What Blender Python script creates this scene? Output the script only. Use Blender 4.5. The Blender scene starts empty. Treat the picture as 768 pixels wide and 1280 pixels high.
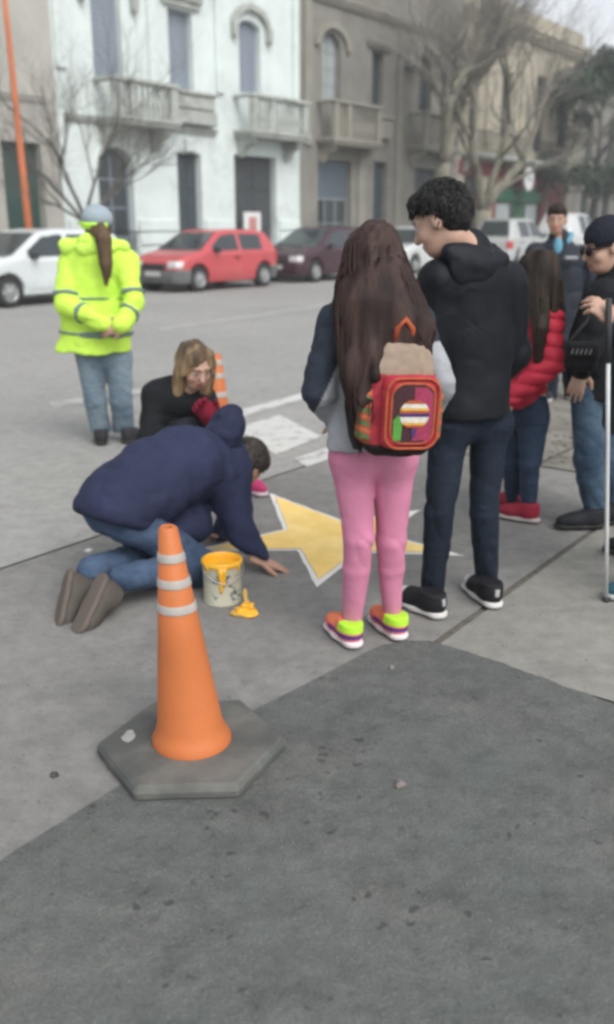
import bpy, bmesh, math, random
import numpy as np
from mathutils import Vector, Matrix
random.seed(5)
R_ = math.radians
SC = bpy.context.scene
COL = SC.collection

# ---------------------------------------------------------------- camera
F_PX = 1150.0; TILT = R_(17.4); CAM_H = 1.52          # photo is 768 x 1280
cd = bpy.data.cameras.new('camera'); cam = bpy.data.objects.new('camera', cd); COL.objects.link(cam)
cam.location = (0, 0, CAM_H); cam.rotation_euler = (R_(90) - TILT, 0, 0)
cd.sensor_fit = 'VERTICAL'; cd.sensor_height = 24.0; cd.lens = 24.0 * F_PX / 1280.0
cd.clip_start = 0.05; cd.clip_end = 600
cd.dof.use_dof = True; cd.dof.focus_distance = 3.0; cd.dof.aperture_fstop = 1.25
SC.camera = cam
# ---------------------------------------------------------------- world and sun (overcast day)
SUN_EL, SUN_AZ = R_(48), R_(150)       # direction towards the sun: azimuth measured from +Y clockwise
wd = bpy.data.worlds.new('World'); SC.world = wd; wd.use_nodes = True
nt = wd.node_tree; nt.nodes.clear()
sky = nt.nodes.new('ShaderNodeTexSky'); sky.sky_type = 'NISHITA'; sky.sun_disc = False
sky.sun_elevation = SUN_EL; sky.sun_rotation = SUN_AZ
sky.air_density = 1.0; sky.dust_density = 3.0; sky.ozone_density = 1.0
hs = nt.nodes.new('ShaderNodeHueSaturation'); hs.inputs['Saturation'].default_value = 0.22
bgn = nt.nodes.new('ShaderNodeBackground'); bgn.inputs['Strength'].default_value = 0.15
wo = nt.nodes.new('ShaderNodeOutputWorld')
nt.links.new(sky.outputs[0], hs.inputs['Color']); nt.links.new(hs.outputs[0], bgn.inputs['Color']); nt.links.new(bgn.outputs[0], wo.inputs['Surface'])
sl = bpy.data.lights.new('sun', 'SUN'); so = bpy.data.objects.new('sun', sl); COL.objects.link(so)
sl.energy = 0.9; sl.angle = R_(40); sl.color = (1.0, 0.97, 0.93)
so.location = (0, 0, 30)
sd = Vector((math.sin(SUN_AZ) * math.cos(SUN_EL), math.cos(SUN_AZ) * math.cos(SUN_EL), math.sin(SUN_EL)))
so.rotation_euler = sd.to_track_quat('Z', 'Y').to_euler()
vs = SC.view_settings; vs.view_transform = 'Standard'; vs.look = 'None'; vs.gamma = 1.0; vs.exposure = 0.62; vs.use_curve_mapping = False
SC.cycles.filter_width = 3.0
SC.cycles.max_bounces = 6; SC.cycles.diffuse_bounces = 3; SC.cycles.glossy_bounces = 3
SC.cycles.transparent_max_bounces = 8; SC.cycles.caustics_reflective = False; SC.cycles.caustics_refractive = False

# ---------------------------------------------------------------- photo pixel helpers
ct, st = math.cos(TILT), math.sin(TILT)
def ray(x, y):
    u, v = x - 384.0, y - 640.0
    return np.array((u, F_PX * ct - v * st, -F_PX * st - v * ct))
def G(x, y, z=0.0):                    # pixel -> point on the ground
    d = ray(x, y); t = (z - CAM_H) / d[2]; return (d[0] * t, d[1] * t)
def P(x, y, Y):                        # pixel -> point at forward distance Y
    d = ray(x, y); t = Y / d[1]; return np.array((d[0] * t, Y, CAM_H + d[2] * t))
ANG = R_(36.5)                         # the street runs 36.5 degrees right of the view axis
SV = (math.sin(ANG), math.cos(ANG)); NV = (math.cos(ANG), -math.sin(ANG))
def street(u, w, z=0.0): return (SV[0] * u + NV[0] * w, SV[1] * u + NV[1] * w, z)
FAC = -20.5
def Fp(x, y, W=FAC):                   # pixel -> (along street, height) on the facade plane
    d = ray(x, y); t = W / (d[0] * NV[0] + d[1] * NV[1]); return (d[0] * SV[0] + d[1] * SV[1]) * t, CAM_H + d[2] * t
ROTZ = R_(90) - ANG                    # local x along the street, local y into the buildings

# ---------------------------------------------------------------- scene helpers
def srgb(r, g, b):
    f = lambda c: (c / 255 / 12.92) if c / 255 <= 0.04045 else ((c / 255 + 0.055) / 1.055) ** 2.4
    return (f(r), f(g), f(b))
def tag(o, label=None, cat=None, group=None, kind=None):
    if label: o['label'] = label
    if cat: o['category'] = cat
    if group: o['group'] = group
    if kind: o['kind'] = kind
    return o
def empty(name, loc=(0, 0, 0), rz=0.0, parent=None):
    o = bpy.data.objects.new(name, None); COL.objects.link(o); o.location = loc; o.rotation_euler = (0, 0, rz)
    o.empty_display_size = 0.1
    if parent: o.parent = parent
    return o
def link(name, me, m, parent=None, smooth=False):
    o = bpy.data.objects.new(name, me); COL.objects.link(o)
    if m is not None:
        if isinstance(m, (list, tuple)):
            for k in m: me.materials.append(k)
        else: me.materials.append(m)
    if smooth and len(me.polygons): me.polygons.foreach_set('use_smooth', [True] * len(me.polygons))
    if parent: o.parent = parent
    return o
def copyo(o, parent=None, loc=None):
    c = o.copy(); COL.objects.link(c)
    if parent: c.parent = parent
    if loc is not None: c.location = loc
    return c
class MB:
    """collects shapes into one mesh"""
    def __init__(s): s.v = []; s.f = []
    def poly(s, pts):
        n = len(s.v); s.v += [tuple(p) for p in pts]; s.f.append(list(range(n, n + len(pts))))
    def box(s, x0, x1, y0, y1, z0, z1):
        n = len(s.v)
        s.v += [(x0, y0, z0), (x1, y0, z0), (x1, y1, z0), (x0, y1, z0), (x0, y0, z1), (x1, y0, z1), (x1, y1, z1), (x0, y1, z1)]
        for q in ((3, 2, 1, 0), (4, 5, 6, 7), (0, 1, 5, 4), (1, 2, 6, 5), (2, 3, 7, 6), (3, 0, 4, 7)): s.f.append([n + i for i in q])
    def tube(s, pts, rad, seg=8, cap=True):
        pts = [Vector(p) for p in pts]; n = len(s.v)
        up = Vector((0.13, 0.21, 1)).normalized()
        for i, p in enumerate(pts):
            d = (pts[min(i + 1, len(pts) - 1)] - pts[max(i - 1, 0)])
            d = d.normalized() if d.length > 1e-9 else Vector((0, 0, 1))
            a = d.cross(up)
            if a.length < 1e-3: a = d.cross(Vector((1, 0, 0)))
            a.normalize(); b = d.cross(a)
            r = rad[i] if isinstance(rad, (list, tuple)) else rad
            for k in range(seg):
                t = 2 * math.pi * k / seg; q = p + (a * math.cos(t) + b * math.sin(t)) * r; s.v.append(tuple(q))
        for i in range(len(pts) - 1):
            for k in range(seg):
                k2 = (k + 1) % seg; o = n + i * seg
                s.f.append([o + k, o + k2, o + seg + k2, o + seg + k])
        if cap:
            s.f.append([n + k for k in range(seg)][::-1]); e = n + (len(pts) - 1) * seg; s.f.append([e + k for k in range(seg)])
    def lathe(s, prof, seg=20, c=(0, 0, 0), axis='z', cap=True):
        n = len(s.v)
        for r, h in prof:
            for k in range(seg):
                t = 2 * math.pi * k / seg; a, b = r * math.cos(t), r * math.sin(t)
                s.v.append((c[0] + a, c[1] + b, c[2] + h) if axis == 'z' else (c[0] + a, c[1] - h, c[2] + b))
        for i in range(len(prof) - 1):
            for k in range(seg):
                k2 = (k + 1) % seg; o = n + i * seg; s.f.append([o + k, o + k2, o + seg + k2, o + seg + k])
        if cap:
            s.f.append([n + k for k in range(seg)][::-1]); e = n + (len(prof) - 1) * seg; s.f.append([e + k for k in range(seg)])
    def prism(s, poly, y0, y1):         # polygon in x,z extruded along y
        n = len(s.v); k = len(poly)
        s.v += [(x, y0, z) for x, z in poly] + [(x, y1, z) for x, z in poly]
        s.f.append([n + i for i in range(k)]); s.f.append([n + k + i for i in range(k)][::-1])
        for i in range(k): j = (i + 1) % k; s.f.append([n + i, n + k + i, n + k + j, n + j])
    def build(s, name, m, parent=None, smooth=False, bevel=0.0, loc=None):
        me = bpy.data.meshes.new(name); me.from_pydata(s.v, [], s.f); me.validate()
        bm = bmesh.new(); bm.from_mesh(me); bmesh.ops.recalc_face_normals(bm, faces=bm.faces)
        if bevel > 0:
            es = [e for e in bm.edges if len(e.link_faces) == 2 and e.calc_face_angle(0) > 0.6]
            bmesh.ops.bevel(bm, geom=es, offset=bevel, segments=1, affect='EDGES', clamp_overlap=True)
        bm.to_mesh(me); bm.free()
        o = link(name, me, m, parent, smooth)
        if loc is not None: o.location = loc
        return o
def shade_auto(o, ang=35):
    me = o.data; me.polygons.foreach_set('use_smooth', [True] * len(me.polygons))
    try: me.set_sharp_from_angle(angle=R_(ang))
    except Exception: pass
    return o

# ---------------------------------------------------------------- materials (all procedural)
def M(name, col, rough=0.8, attr=False, nscale=8.0, namt=0.12, bscale=60.0, bstr=0.15, metal=0.0, spec=0.4, stretch=(1, 1, 1), sheen=0.0, coat=0.0, wr=0.0, wscale=22.0, col2=None, c2scale=2.0, c2lo=0.45, c2hi=0.65, detail=4.0, bdist=0.01):
    m = bpy.data.materials.new(name); m.use_nodes = True; t = m.node_tree; N = t.nodes; L = t.links
    b = N['Principled BSDF']; b.inputs['Roughness'].default_value = rough; b.inputs['Metallic'].default_value = metal
    b.inputs['Specular IOR Level'].default_value = spec
    if sheen: b.inputs['Sheen Weight'].default_value = sheen
    if coat: b.inputs['Coat Weight'].default_value = coat; b.inputs['Coat Roughness'].default_value = 0.12
    tc = N.new('ShaderNodeTexCoord'); mp = N.new('ShaderNodeMapping'); mp.inputs['Scale'].default_value = stretch
    L.new(tc.outputs['Object'], mp.inputs['Vector'])
    if attr:
        src = N.new('ShaderNodeVertexColor'); src.layer_name = 'Col'; cout = src.outputs['Color']
    else:
        src = N.new('ShaderNodeRGB'); src.outputs[0].default_value = (*col, 1); cout = src.outputs[0]
    if col2 is not None:
        n2 = N.new('ShaderNodeTexNoise'); n2.inputs['Scale'].default_value = c2scale; n2.inputs['Detail'].default_value = 6; n2.inputs['Roughness'].default_value = 0.65
        L.new(mp.outputs[0], n2.inputs['Vector'])
        mr = N.new('ShaderNodeMapRange'); mr.inputs['From Min'].default_value = c2lo; mr.inputs['From Max'].default_value = c2hi
        L.new(n2.outputs['Fac'], mr.inputs['Value'])
        mx = N.new('ShaderNodeMix'); mx.data_type = 'RGBA'; L.new(mr.outputs[0], mx.inputs['Factor']); L.new(cout, mx.inputs['A']); mx.inputs['B'].default_value = (*col2, 1)
        cout = mx.outputs['Result']
    n1 = N.new('ShaderNodeTexNoise'); n1.inputs['Scale'].default_value = nscale; n1.inputs['Detail'].default_value = detail; n1.inputs['Roughness'].default_value = 0.6
    L.new(mp.outputs[0], n1.inputs['Vector'])
    r1 = N.new('ShaderNodeMapRange'); r1.inputs['From Min'].default_value = 0.25; r1.inputs['From Max'].default_value = 0.75
    r1.inputs['To Min'].default_value = 1 - namt; r1.inputs['To Max'].default_value = 1 + namt; r1.clamp = False
    L.new(n1.outputs['Fac'], r1.inputs['Value'])
    mu = N.new('ShaderNodeMix'); mu.data_type = 'RGBA'; mu.blend_type = 'MULTIPLY'; mu.inputs['Factor'].default_value = 1.0
    L.new(cout, mu.inputs['A']); L.new(r1.outputs[0], mu.inputs['B'])
    L.new(mu.outputs['Result'], b.inputs['Base Color'])
    if bstr > 0:
        nb = N.new('ShaderNodeTexNoise'); nb.inputs['Scale'].default_value = bscale; nb.inputs['Detail'].default_value = 3
        L.new(mp.outputs[0], nb.inputs['Vector'])
        bp = N.new('ShaderNodeBump'); bp.inputs['Strength'].default_value = bstr; bp.inputs['Distance'].default_value = bdist
        L.new(nb.outputs['Fac'], bp.inputs['Height']); last = bp
        if wr > 0:
            nw = N.new('ShaderNodeTexNoise'); nw.inputs['Scale'].default_value = wscale; nw.inputs['Detail'].default_value = 4; nw.inputs['Distortion'].default_value = 1.2
            try: nw.noise_type = 'RIDGED_MULTIFRACTAL'
            except Exception: pass
            L.new(mp.outputs[0], nw.inputs['Vector']); bw = N.new('ShaderNodeBump'); bw.inputs['Strength'].default_value = wr; bw.inputs['Distance'].default_value = 0.012
            L.new(nw.outputs['Fac'], bw.inputs['Height']); L.new(bp.outputs[0], bw.inputs['Normal']); last = bw
        L.new(last.outputs[0], b.inputs['Normal'])
    return m
def asphalt(name, base, warm, dark, big=0.7, speck=0.5, pit=0.5, bump=0.5, stain=0.35):
    """worn asphalt or concrete: broad tone patches, aggregate specks, dark pits, oily stains"""
    m = bpy.data.materials.new(name); m.use_nodes = True; t = m.node_tree; N = t.nodes; L = t.links
    b = N['Principled BSDF']; b.inputs['Roughness'].default_value = 0.9; b.inputs['Specular IOR Level'].default_value = 0.25
    tc = N.new('ShaderNodeTexCoord'); V = tc.outputs['Object']
    def noise(sc, det=5, rg=0.6):
        n = N.new('ShaderNodeTexNoise'); n.inputs['Scale'].default_value = sc; n.inputs['Detail'].default_value = det; n.inputs['Roughness'].default_value = rg
        L.new(V, n.inputs['Vector']); return n.outputs['Fac']
    def rng(v, a, c, lo=0.0, hi=1.0):
        r = N.new('ShaderNodeMapRange'); r.inputs['From Min'].default_value = a; r.inputs['From Max'].default_value = c
        r.inputs['To Min'].default_value = lo; r.inputs['To Max'].default_value = hi; L.new(v, r.inputs['Value']); return r.outputs[0]
    def mix(f, A, B, mode='MIX'):
        x = N.new('ShaderNodeMix'); x.data_type = 'RGBA'; x.blend_type = mode
        if isinstance(f, float): x.inputs['Factor'].default_value = f
        else: L.new(f, x.inputs['Factor'])
        for s_, q in (('A', A), ('B', B)):
            if isinstance(q, tuple): x.inputs[s_].default_value = (*q, 1)
            else: L.new(q, x.inputs[s_])
        return x.outputs['Result']
    c = mix(rng(noise(big, 6), 0.38, 0.62), base, warm)
    c = mix(rng(noise(3.1, 8, 0.75), 0.48, 0.70, 0, stain), c, dark)
    c = mix(rng(noise(24, 5, 0.8), 0.56, 0.74, 0, stain), c, dark)
    c = mix(rng(noise(11, 6, 0.75), 0.3, 0.7, 0, 1), mix(1.0, c, (0.80, 0.80, 0.80), 'MULTIPLY'), mix(1.0, c, (1.18, 1.18, 1.18), 'MULTIPLY'))
    fine = noise(160, 3, 0.7)
    c = mix(speck, c, mix(1.0, c, rng(fine, 0.3, 0.7, 0.62, 1.38), 'MULTIPLY'))
    dn = N.new('ShaderNodeTexNoise'); dn.inputs['Scale'].default_value = 30; L.new(V, dn.inputs['Vector'])
    dv = N.new('ShaderNodeVectorMath'); dv.operation = 'MULTIPLY_ADD'; L.new(dn.outputs['Color'], dv.inputs[0]); dv.inputs[1].default_value = (0.05, 0.05, 0.05); L.new(V, dv.inputs[2])
    vo = N.new('ShaderNodeTexVoronoi'); vo.inputs['Scale'].default_value = 17; L.new(dv.outputs[0], vo.inputs['Vector'])
    thr = rng(noise(3.2, 4, 0.7), 0.42, 0.72, 0.0, 0.34)
    lt = N.new('ShaderNodeMath'); lt.operation = 'LESS_THAN'; L.new(vo.outputs['Distance'], lt.inputs[0]); L.new(thr, lt.inputs[1])
    pf = N.new('ShaderNodeMath'); pf.operation = 'MULTIPLY'; L.new(lt.outputs[0], pf.inputs[0]); pf.inputs[1].default_value = pit
    c = mix(pf.outputs[0], c, dark)
    vs_ = N.new('ShaderNodeTexVoronoi'); vs_.inputs['Scale'].default_value = 55; L.new(V, vs_.inputs['Vector'])
    l2 = N.new('ShaderNodeMath'); l2.operation = 'LESS_THAN'; L.new(vs_.outputs['Distance'], l2.inputs[0]); l2.inputs[1].default_value = 0.09
    l3 = N.new('ShaderNodeMath'); l3.operation = 'MULTIPLY'; L.new(l2.outputs[0], l3.inputs[0]); l3.inputs[1].default_value = 0.5 * speck
    c = mix(l3.outputs[0], c, (0.45, 0.44, 0.42))
    L.new(c, b.inputs['Base Color'])
    ad = N.new('ShaderNodeMath'); ad.operation = 'MULTIPLY_ADD'; L.new(fine, ad.inputs[0]); ad.inputs[1].default_value = 0.6; L.new(noise(45, 3), ad.inputs[2])
    sb = N.new('ShaderNodeMath'); sb.operation = 'SUBTRACT'; L.new(ad.outputs[0], sb.inputs[0]); L.new(pf.outputs[0], sb.inputs[1])
    bp = N.new('ShaderNodeBump'); bp.inputs['Strength'].default_value = bump; bp.inputs['Distance'].default_value = 0.006
    L.new(sb.outputs[0], bp.inputs['Height']); L.new(bp.outputs[0], b.inputs['Normal'])
    return m
def worn_paint(name, col, under, wear=0.45, scale=9.0, soft=0.12):
    m = M(name, col, 0.75, nscale=5, namt=0.06, bscale=120, bstr=0.2, col2=under, c2scale=scale, c2lo=wear + 0.2, c2hi=wear + 0.2 + soft)
    return m

# ---------------------------------------------------------------- signed distance modelling
LAT = np.random.RandomState(7).rand(32, 32, 32)
def vnoise(p):
    i = np.floor(p).astype(int); f = p - i; f = f * f * (3 - 2 * f); i0 = i & 31; i1 = (i + 1) & 31
    x0, y0, z0 = i0[..., 0], i0[..., 1], i0[..., 2]; x1, y1, z1 = i1[..., 0], i1[..., 1], i1[..., 2]
    fx, fy, fz = f[..., 0], f[..., 1], f[..., 2]
    a = LAT[x0, y0, z0] * (1 - fx) + LAT[x1, y0, z0] * fx; b = LAT[x0, y1, z0] * (1 - fx) + LAT[x1, y1, z0] * fx
    c = LAT[x0, y0, z1] * (1 - fx) + LAT[x1, y0, z1] * fx; d = LAT[x0, y1, z1] * (1 - fx) + LAT[x1, y1, z1] * fx
    return ((a * (1 - fy) + b * fy) * (1 - fz) + (c * (1 - fy) + d * fy) * fz) - 0.5
V3 = lambda *a: np.array(a if len(a) > 1 else a[0], float)
def nrm(v): v = V3(v); return v / max(np.linalg.norm(v), 1e-9)
def frame(fwd, up=(0, 0, 1)):
    f = nrm(fwd); r = nrm(np.cross(f, V3(up))); u = np.cross(r, f); return np.stack([r, f, u], 1)   # columns right, forward, up
def C(a, b, ra, rb=None, k=0.03, flat=None, op='+'):
    a, b = V3(a), V3(b); rb = ra if rb is None else rb; ba = b - a; bb = max(ba @ ba, 1e-9); rm = max(ra, rb)
    def f(x, y, z):
        px, py, pz = x - a[0], y - a[1], z - a[2]
        t = np.clip((px * ba[0] + py * ba[1] + pz * ba[2]) / bb, 0, 1)
        qx, qy, qz = px - t * ba[0], py - t * ba[1], pz - t * ba[2]
        if flat is not None:
            d = nrm(flat[0]); s = (flat[1] - 1) * (qx * d[0] + qy * d[1] + qz * d[2]); qx = qx + s * d[0]; qy = qy + s * d[1]; qz = qz + s * d[2]
        return np.sqrt(qx * qx + qy * qy + qz * qz) - (ra + t * (rb - ra))
    return dict(f=f, lo=np.minimum(a, b) - rm, hi=np.maximum(a, b) + rm, k=k, op=op)
def E(c, r, R=None, k=0.03, op='+'):
    c, r = V3(c), V3(r); R = np.eye(3) if R is None else R; ext = np.sqrt(((R * r[None, :]) ** 2).sum(1))
    def f(x, y, z):
        px, py, pz = x - c[0], y - c[1], z - c[2]
        q = [(px * R[0, i] + py * R[1, i] + pz * R[2, i]) / r[i] for i in range(3)]
        k0 = np.sqrt(q[0] ** 2 + q[1] ** 2 + q[2] ** 2) + 1e-9
        k1 = np.sqrt((q[0] / r[0]) ** 2 + (q[1] / r[1]) ** 2 + (q[2] / r[2]) ** 2) + 1e-9
        return k0 * (k0 - 1) / k1
    return dict(f=f, lo=c - ext, hi=c + ext, k=k, op=op)
def B(c, h, R=None, r=0.02, k=0.01, op='+'):
    c, h = V3(c), V3(h); R = np.eye(3) if R is None else R; ext = (np.abs(R) * h[None, :]).sum(1)
    def f(x, y, z):
        px, py, pz = x - c[0], y - c[1], z - c[2]
        q = [np.abs(px * R[0, i] + py * R[1, i] + pz * R[2, i]) - (h[i] - r) for i in range(3)]
        o = np.sqrt(sum(np.maximum(v, 0) ** 2 for v in q)); return o + np.minimum(np.maximum(np.maximum(q[0], q[1]), q[2]), 0) - r
    return dict(f=f, lo=c - ext, hi=c + ext, k=k, op=op)
def PL(p, n, k=0.004):                  # keep the side against n
    p, n = V3(p), nrm(n)
    return dict(f=lambda x, y, z: (x - p[0]) * n[0] + (y - p[1]) * n[1] + (z - p[2]) * n[2], lo=None, hi=None, k=k, op='&')
def OFF(d): return dict(op='off', d=d)
def SLAB(p, n, h): return [PL(V3(p) + nrm(n) * h, n, 0.002), PL(V3(p) - nrm(n) * h, -nrm(n), 0.002)]
def field(prims, vox):
    pos = [p for p in prims if p['op'] == '+']
    lo = np.min([p['lo'] for p in pos], 0) - 0.03 - 3 * vox; hi = np.max([p['hi'] for p in pos], 0) + 0.03 + 3 * vox
    n = np.ceil((hi - lo) / vox).astype(int) + 1
    ax = [(lo[i] + vox * np.arange(n[i])).astype(np.float32) for i in range(3)]
    Fd = np.full(n, 0.5, np.float32)
    for p in prims:
        if p['op'] == 'off': Fd -= p['d']; continue
        if p['lo'] is None: sl_ = [slice(0, n[i]) for i in range(3)]
        else:
            m = p['k'] + 0.05
            sl_ = [slice(max(0, int((p['lo'][i] - m - lo[i]) / vox)), min(n[i], int((p['hi'][i] + m - lo[i]) / vox) + 2)) for i in range(3)]
            if any(s.start >= s.stop for s in sl_): continue
        x = ax[0][sl_[0]][:, None, None]; y = ax[1][sl_[1]][None, :, None]; z = ax[2][sl_[2]][None, None, :]
        d = p['f'](x, y, z); a = Fd[tuple(sl_)]; k = max(p['k'], 1e-4)
        if p['op'] == '+': h = np.maximum(k - np.abs(a - d), 0) / k; r = np.minimum(a, d) - h * h * k * 0.25
        elif p['op'] == '-': d = -d; h = np.maximum(k - np.abs(a - d), 0) / k; r = np.maximum(a, d) + h * h * k * 0.25
        else: h = np.maximum(k - np.abs(a - d), 0) / k; r = np.maximum(a, d) + h * h * k * 0.25
        Fd[tuple(sl_)] = r
    return Fd, lo, ax
def nets(Fd, lo, vox):
    S = Fd < 0; nx, ny, nz = S.shape
    cnt = np.zeros((nx - 1, ny - 1, nz - 1), np.int8)
    cor = [(i, j, k) for i in (0, 1) for j in (0, 1) for k in (0, 1)]
    for i, j, k in cor: cnt += S[i:nx - 1 + i, j:ny - 1 + j, k:nz - 1 + k]
    I, J, K = np.nonzero((cnt > 0) & (cnt < 8)); idx = np.full(cnt.shape, -1, np.int64); idx[I, J, K] = np.arange(len(I))
    sp = np.zeros((len(I), 3)); sc = np.zeros(len(I))
    for a in range(8):
        for ax_ in range(3):
            if cor[a][ax_] == 0:
                c0 = cor[a]; c1 = list(c0); c1[ax_] = 1
                f0 = Fd[I + c0[0], J + c0[1], K + c0[2]]; f1 = Fd[I + c1[0], J + c1[1], K + c1[2]]
                m = (f0 < 0) != (f1 < 0); t = np.where(m, f0 / np.where(m, f0 - f1, 1), 0)
                for q in range(3): sp[:, q] += np.where(m, c0[q] + (t if q == ax_ else 0), 0)
                sc += m
    vv = np.stack([I, J, K], 1) + sp / sc[:, None]; vv = lo + vv * vox
    fs = []
    for ax_ in range(3):
        a = [slice(1, -1)] * 3; a[ax_] = slice(0, -1); b = [slice(1, -1)] * 3; b[ax_] = slice(1, None)
        s0, s1 = S[tuple(a)], S[tuple(b)]; m = s0 != s1; i, j, k = np.nonzero(m); ii = [i, j, k]
        fl = s0[i, j, k]
        for q in range(3):
            if q != ax_: ii[q] = ii[q] + 1
        o1, o2 = [(1, 2), (2, 0), (0, 1)][ax_]
        def cell(d1, d2):
            c = [v.copy() for v in ii]; c[o1] -= d1; c[o2] -= d2; return idx[c[0], c[1], c[2]]
        q4 = np.stack([cell(1, 1), cell(0, 1), cell(0, 0), cell(1, 0)], 1)
        q4[~fl] = q4[~fl][:, ::-1]; fs.append(q4)
    return vv, np.concatenate(fs)
def sdf(name, prims, vox, m, parent=None, disp=None, col=None, org=None):
    """one continuous skin around the primitives, as one mesh object"""
    Fd, lo, ax = field(prims, vox)
    if disp is not None:
        q = np.nonzero(np.abs(Fd) < 3 * vox + 0.015)
        pts = np.stack([ax[0][q[0]], ax[1][q[1]], ax[2][q[2]]], 1).astype(float); Fd[q] += disp(pts).astype(np.float32)
    vv, ff = nets(Fd, lo, vox)
    if org is None: org = V3(0, 0, 0)
    me = bpy.data.meshes.new(name); me.vertices.add(len(vv)); me.vertices.foreach_set('co', (vv - org).astype(np.float32).ravel())
    me.loops.add(ff.size); me.loops.foreach_set('vertex_index', ff.astype(np.int32).ravel())
    me.polygons.add(len(ff)); me.polygons.foreach_set('loop_start', np.arange(0, ff.size, 4, dtype=np.int32))
    try: me.polygons.foreach_set('loop_total', np.full(len(ff), 4, np.int32))
    except Exception: pass
    me.update(calc_edges=True); me.validate()
    me.polygons.foreach_set('use_smooth', np.ones(len(me.polygons), bool))
    if col is not None:
        c = np.ones((len(vv), 4), np.float32); c[:, :3] = col(vv)
        at = me.color_attributes.new('Col', 'FLOAT_COLOR', 'POINT'); at.data.foreach_set('color', c.ravel())
    return link(name, me, m, parent)
def cmix(a, b, t): t = np.clip(t, 0, 1)[:, None]; return V3(a)[None, :] * (1 - t) + V3(b)[None, :] * t if np.ndim(a) == 1 else a * (1 - t) + V3(b)[None, :] * t
def flat_col(c): return lambda p: np.repeat(V3(c)[None, :], len(p), 0)

# ================================================================ the setting: ground, road, pavement
ASPH = asphalt('road_asphalt', (0.285, 0.285, 0.275), (0.33, 0.325, 0.31), (0.19, 0.19, 0.185), big=0.25, speck=0.5, pit=0.3, stain=0.3)
APRON = asphalt('apron_asphalt', (0.195, 0.195, 0.188), (0.245, 0.24, 0.228), (0.11, 0.11, 0.105), big=0.8, speck=0.45, pit=0.3, stain=0.4)
CONC = asphalt('pavement_concrete', (0.24, 0.237, 0.218), (0.27, 0.265, 0.237), (0.13, 0.126, 0.112), big=1.0, speck=0.3, pit=0.25, bump=0.3, stain=0.35)
CONC2 = asphalt('gutter_concrete', (0.25, 0.24, 0.215), (0.19, 0.18, 0.155), (0.09, 0.083, 0.07), big=2.6, speck=0.4, pit=0.6, bump=0.8, stain=0.8)
PATCH = asphalt('fresh_asphalt', (0.110, 0.120, 0.116), (0.138, 0.141, 0.134), (0.048, 0.053, 0.051), big=1.6, speck=0.9, pit=0.75, bump=1.0, stain=0.6)
SOIL = M('joint_soil', (0.125, 0.118, 0.10), 0.95, nscale=30, namt=0.4)
KERB = M('kerb_stone', (0.24, 0.235, 0.22), 0.85, nscale=6, namt=0.2, bscale=40, bstr=0.3)
def sheet(name, pts, z, m):
    b = MB(); b.poly([(x, y, z) for x, y in pts]); o = b.build(name, m); return tag(o, kind='structure')
SP = lambda L_: [street(u, w)[:2] for u, w in L_]
b = MB(); b.poly([(-300, -300, -0.007), (300, -300, -0.007), (300, 300, -0.007), (-300, 300, -0.007)]); tag(b.build('ground', SOIL), kind='structure')
sheet('road', SP([(-120, -16.9), (160, -16.9), (160, -3.51), (-120, -3.51)]), 0.0, ASPH)
sheet('pavement_apron', SP([(-60, -3.485), (5.6, -3.485), (5.6, -1.515), (2.79, -1.515), (2.79, 14), (-60, 14)]), 0.0, APRON)
sheet('pavement_strip', SP([(5.62, -3.485), (90, -3.485), (90, -2.29), (5.62, -2.29)]), 0.002, CONC2)
sheet('pavement_strip', SP([(5.62, -2.25), (90, -2.25), (90, -1.515), (5.62, -1.515)]), 0.004, CONC2)
sheet('pavement_slab', SP([(2.81, -1.485), (90, -1.485), (90, 14), (2.81, 14)]), 0.0, CONC)
b = MB(); b.box(-120, 160, 0.16, 4.0, -0.02, 0.13)
o = b.build('far_pavement', M('far_paving', (0.27, 0.265, 0.25), 0.9, nscale=2.5, namt=0.25, bscale=20)); o.location = street(0, -16.9); o.rotation_euler = (0, 0, ROTZ); tag(o, kind='structure')
for i in range(40):
    b = MB(); b.box(0.006, 1.494, 0, 0.157, -0.02, 0.14)
    if i == 0: k0 = b.build('kerb', KERB, bevel=0.012); k = k0
    else: k = copyo(k0)
    k.location = street(4 + i * 1.5, -16.9, random.uniform(-0.006, 0.004)); k.rotation_euler = (0, 0, ROTZ); tag(k, kind='structure')
# dark fresh asphalt patch with a ragged edge
edge = [(-60, 1118), (0, 1078), (60, 1040), (140, 990), (200, 955), (262, 918), (320, 888), (400, 848), (455, 818), (478, 808), (508, 803), (540, 803), (590, 818), (640, 835), (700, 858), (768, 884), (900, 935), (1050, 1010)]
ep = [G(*p) for p in edge]; rag = []
rr = random.Random(3)
for (x0, y0), (x1, y1) in zip(ep, ep[1:]):
    n = max(2, int(math.hypot(x1 - x0, y1 - y0) / 0.018))
    for i in range(n):
        t = i / n; px, py = x0 + (x1 - x0) * t, y0 + (y1 - y0) * t
        j = 0.016 * vnoise(np.array([px * 9, py * 9, 0.3])) + 0.012 * vnoise(np.array([px * 40, py * 40, 0.7])); rag.append((px + j, py + j))
rag.append(ep[-1])
sheet('asphalt_patch', rag + [(3.0, -3.0), (-4.0, -3.0)], 0.006, PATCH)
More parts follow.
